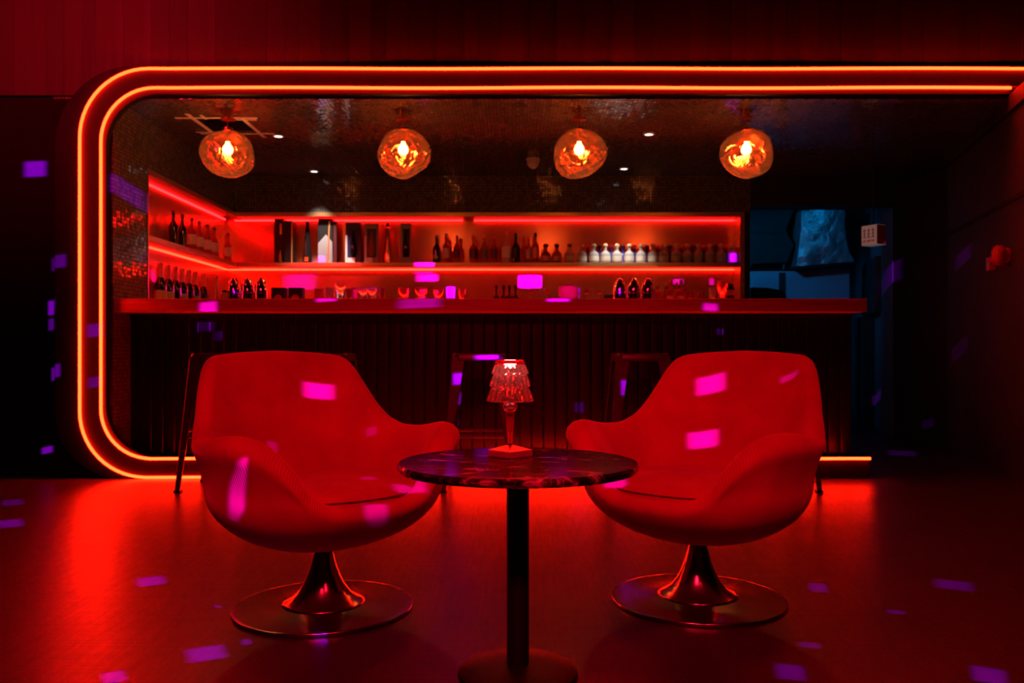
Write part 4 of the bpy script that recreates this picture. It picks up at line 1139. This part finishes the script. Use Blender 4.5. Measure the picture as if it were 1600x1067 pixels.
# wrapped duct and cabinets seen through the opening behind the bar
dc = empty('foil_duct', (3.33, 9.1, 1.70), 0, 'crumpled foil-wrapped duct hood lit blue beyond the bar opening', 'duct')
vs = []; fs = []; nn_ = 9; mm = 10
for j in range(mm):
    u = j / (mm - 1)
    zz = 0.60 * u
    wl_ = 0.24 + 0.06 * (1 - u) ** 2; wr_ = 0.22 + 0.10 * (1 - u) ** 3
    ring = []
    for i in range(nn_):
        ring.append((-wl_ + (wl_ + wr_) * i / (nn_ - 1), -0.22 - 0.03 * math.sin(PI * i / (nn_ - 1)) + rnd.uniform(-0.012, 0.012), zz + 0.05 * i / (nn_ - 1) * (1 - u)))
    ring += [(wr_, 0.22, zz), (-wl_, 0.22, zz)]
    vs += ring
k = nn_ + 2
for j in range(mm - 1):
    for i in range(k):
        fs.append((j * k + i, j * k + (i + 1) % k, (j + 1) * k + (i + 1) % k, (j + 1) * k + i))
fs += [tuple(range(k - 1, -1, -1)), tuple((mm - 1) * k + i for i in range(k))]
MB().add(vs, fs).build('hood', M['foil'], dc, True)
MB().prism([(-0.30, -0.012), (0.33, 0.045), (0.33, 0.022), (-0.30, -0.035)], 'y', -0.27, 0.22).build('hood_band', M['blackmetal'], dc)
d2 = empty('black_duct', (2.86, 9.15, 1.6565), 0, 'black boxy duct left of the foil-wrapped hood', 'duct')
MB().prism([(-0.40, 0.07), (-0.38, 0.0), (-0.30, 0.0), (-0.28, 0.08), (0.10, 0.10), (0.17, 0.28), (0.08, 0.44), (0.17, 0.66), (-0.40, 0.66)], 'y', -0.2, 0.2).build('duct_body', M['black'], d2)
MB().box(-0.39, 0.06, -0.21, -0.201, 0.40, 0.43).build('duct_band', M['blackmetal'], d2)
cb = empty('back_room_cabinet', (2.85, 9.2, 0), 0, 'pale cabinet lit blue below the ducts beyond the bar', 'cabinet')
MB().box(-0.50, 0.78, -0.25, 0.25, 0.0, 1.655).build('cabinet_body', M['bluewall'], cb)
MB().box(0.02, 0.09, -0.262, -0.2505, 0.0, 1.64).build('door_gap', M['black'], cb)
hp = empty('chair_back', (2.52, 8.3, 0), 0, 'dark rounded object peeking over the counter beside the niche', 'chair')
MB().prism([(-0.13, 1.0), (0.22, 1.0), (0.20, 1.36), (0.15, 1.40), (0.02, 1.425), (-0.13, 1.43)], 'y', -0.05, 0.05).build('backrest', M['black'], hp)
MB().box(-0.10, -0.06, -0.03, 0.03, 0.0, 1.0).box(0.15, 0.19, -0.03, 0.03, 0.0, 1.0).build('leg_frame', M['black'], hp)

# blue lamps of the passage and back room
def point(name, loc, e, col, r=0.08):
    d = bpy.data.lights.new(name, 'POINT'); d.energy = e; d.color = col; d.shadow_soft_size = r
    o = bpy.data.objects.new(name, d); COL.objects.link(o); o.location = loc
    return o
BLUE = (0.0, 0.22, 0.60)
spot_lamp('blue_room_lamp', (2.26, 8.05, 2.2), (3.1, 9.1, 1.55), 48, BLUE, 90, 0.7, 0.08)
spot_lamp('blue_room_lamp', (3.35, 8.35, 2.33), (3.35, 9.0, 2.0), 5, BLUE, 100, 0.7, 0.05)
spot_lamp('blue_passage_lamp', (2.6, 9.9, 2.1), (4.1, 9.9, 0.3), 26, BLUE, 100, 0.8, 0.08)

# ------------------------------------------------------------------ mirror-ball beams (violet rectangles of light)
BALL = Vector((0.2, 0.2, 2.45))
def beam(target, w, h, E, col=(0.42, 0.0, 1.0)):
    """one mirror facet: a narrow spot whose light is masked to a soft-sided rectangle"""
    tv = Vector(target); dv = tv - BALL; dist = dv.length; dv.normalize()
    d = bpy.data.lights.new('mirror_ball_beam', 'SPOT')
    hw, hh = w / 2 / dist, h / 2 / dist
    d.spot_size = 2 * math.atan(1.6 * math.hypot(hw, hh)); d.spot_blend = 0.0
    d.energy = E * 4 * PI * dist * dist; d.color = col; d.shadow_soft_size = 0.004
    d.use_nodes = True
    nt = d.node_tree; N = nt.nodes; L = nt.links
    em = N['Emission']
    tc = N.new('ShaderNodeTexCoord'); sp = N.new('ShaderNodeSeparateXYZ'); L.new(tc.outputs['Normal'], sp.inputs[0])
    outs = []
    for ax, half, soft in ((0, hw, 0.45), (1, hh, 0.18)):
        dvn = N.new('ShaderNodeMath'); dvn.operation = 'DIVIDE'; L.new(sp.outputs[ax], dvn.inputs[0]); L.new(sp.outputs[2], dvn.inputs[1])
        ab = N.new('ShaderNodeMath'); ab.operation = 'ABSOLUTE'; L.new(dvn.outputs[0], ab.inputs[0])
        mr = N.new('ShaderNodeMapRange'); mr.interpolation_type = 'SMOOTHSTEP'
        mr.inputs['From Min'].default_value = half * (1 - soft); mr.inputs['From Max'].default_value = half * (1 + soft)
        mr.inputs['To Min'].default_value = 1.0; mr.inputs['To Max'].default_value = 0.0
        L.new(ab.outputs[0], mr.inputs[0]); outs.append(mr.outputs[0])
    mu = N.new('ShaderNodeMath'); mu.operation = 'MULTIPLY'; L.new(outs[0], mu.inputs[0]); L.new(outs[1], mu.inputs[1])
    L.new(mu.outputs[0], em.inputs['Strength'])
    o = bpy.data.objects.new('mirror_ball_beam', d); COL.objects.link(o)
    o.location = BALL + dv * 0.15
    o.rotation_euler = dv.to_track_quat('-Z', 'Y').to_euler()
    return o
# where each beam lands: (point, width, height, strength)
BEAMS = [
    ((-3.014, 5.260, 1.949), 0.109, 0.097, 7.00),
    ((-2.828, 5.200, 1.360), 0.068, 0.079, 2.40),
    ((-2.913, 5.260, 1.071), 0.031, 0.087, 6.00),
    ((-2.913, 5.260, 0.966), 0.028, 0.071, 2.60),
    ((-2.848, 5.200, 0.676), 0.041, 0.077, 4.00),
    ((-2.938, 5.260, 0.173), 0.055, 0.038, 6.00),
    ((-2.608, 5.200, 0.928), 0.077, 0.077, 2.40),
    ((-2.608, 5.200, 0.604), 0.070, 0.061, 1.80),
    ((-2.633, 4.388, 0.000), 0.090, 0.085, 0.50),
    ((-2.326, 3.852, 0.000), 0.098, 0.096, 0.90),
    ((-1.253, 2.889, 0.000), 0.082, 0.076, 0.90),
    ((-0.808, 2.199, 0.000), 0.088, 0.080, 0.90),
    ((-0.976, 2.039, 0.000), 0.048, 0.059, 0.80),
    ((-0.730, 2.286, 0.000), 0.026, 0.035, 0.50),
    ((-0.544, 2.343, 0.013), 0.034, 0.063, 0.30),
    ((1.034, 2.811, 0.000), 0.054, 0.075, 0.30),
    ((1.508, 2.842, -0.000), 0.108, 0.079, 0.30),
    ((1.176, 2.549, -0.000), 0.047, 0.029, 0.30),
    ((0.809, 2.261, -0.000), 0.050, 0.031, 0.30),
    ((0.693, 2.072, 0.000), 0.065, 0.082, 0.35),
    ((1.176, 2.051, 0.000), 0.070, 0.085, 0.50),
    ((3.050, 6.500, 0.000), 0.182, 0.120, 0.20),
    ((-0.670, 2.882, 0.660), 0.097, 0.051, 1.20),
    ((-0.744, 2.250, 0.402), 0.035, 0.071, 1.30),
    ((-0.383, 2.347, 0.349), 0.067, 0.058, 0.35),
    ((-0.309, 2.507, 0.380), 0.094, 0.050, 0.35),
    ((-0.792, 2.747, 0.479), 0.034, 0.037, 0.15),
    ((-0.487, 2.879, 0.521), 0.034, 0.029, 0.12),
    ((-0.444, 2.567, 0.407), 0.043, 0.039, 0.15),
    ((0.705, 2.955, 0.680), 0.091, 0.061, 1.10),
    ((0.672, 2.930, 0.487), 0.095, 0.052, 1.20),
    ((0.918, 2.762, 0.711), 0.050, 0.021, 0.30),
    ((0.322, 2.613, 0.382), 0.066, 0.075, 0.60),
    ((-0.306, 4.738, 0.640), 0.058, 0.063, 1.00),
    ((-0.139, 4.745, 0.763), 0.131, 0.027, 0.80),
    ((0.645, 4.734, 0.589), 0.047, 0.083, 0.80),
    ((-1.935, 5.469, 0.897), 0.047, 0.057, 0.50),
    ((1.367, 5.469, 0.926), 0.041, 0.036, 0.50),
    ((0.442, 5.476, 0.425), 0.053, 0.063, 0.30),
    ((1.253, 5.255, 1.075), 0.087, 0.047, 0.35),
    ((-1.172, 5.255, 1.123), 0.117, 0.024, 0.60),
    ((0.291, 5.255, 1.123), 0.129, 0.023, 0.60),
    ((-1.923, 5.264, 1.047), 0.097, 0.114, 0.60),
    ((-0.586, 5.255, 1.099), 0.240, 0.055, 0.15),
    ((-1.993, 7.802, 1.442), 0.250, 0.143, 0.60),
    ((-0.798, 7.802, 1.484), 0.179, 0.065, 0.60),
    ((-0.799, 7.580, 1.581), 0.150, 0.052, 0.60),
    ((0.168, 7.802, 1.448), 0.168, 0.107, 0.60),
    ((-0.391, 5.349, 1.179), 0.066, 0.070, 1.20),
    ((-0.946, 5.395, 1.174), 0.143, 0.056, 1.40),
    ((0.361, 5.332, 1.177), 0.122, 0.085, 0.70),
    ((-1.759, 7.622, 1.638), 0.079, 0.070, 0.60),
    ((-2.520, 5.460, 1.842), 0.209, 0.128, 0.40),
    ((3.501, 7.650, 1.524), 0.139, 0.187, 0.35),
    ((3.453, 6.366, 1.515), 0.098, 0.106, 0.30),
    ((3.477, 6.457, 0.815), 0.100, 0.116, 0.12),
    ((3.553, 7.107, 0.177), 0.086, 0.073, 0.15),
    ((3.783, 8.629, 0.309), 0.067, 0.096, 0.30),
    ((-0.184, 2.032, 0.528), 0.052, 0.067, 0.12),
    ((0.095, 2.156, 0.528), 0.043, 0.073, 0.14),
    ((-1.790, 5.412, 1.187), 0.033, 0.050, 0.90),
    ((0.706, 5.399, 1.186), 0.033, 0.050, 0.80),
    ((1.560, 7.802, 1.448), 0.083, 0.048, 0.70),
    ((1.872, 7.802, 1.448), 0.041, 0.060, 0.60),
    ((2.022, 7.598, 1.653), 0.068, 0.081, 0.80),
]
for b in BEAMS:
    beam(b[0], b[1], b[2], b[3] * (36.0 if b[0][2] < 0.02 else 22.0))
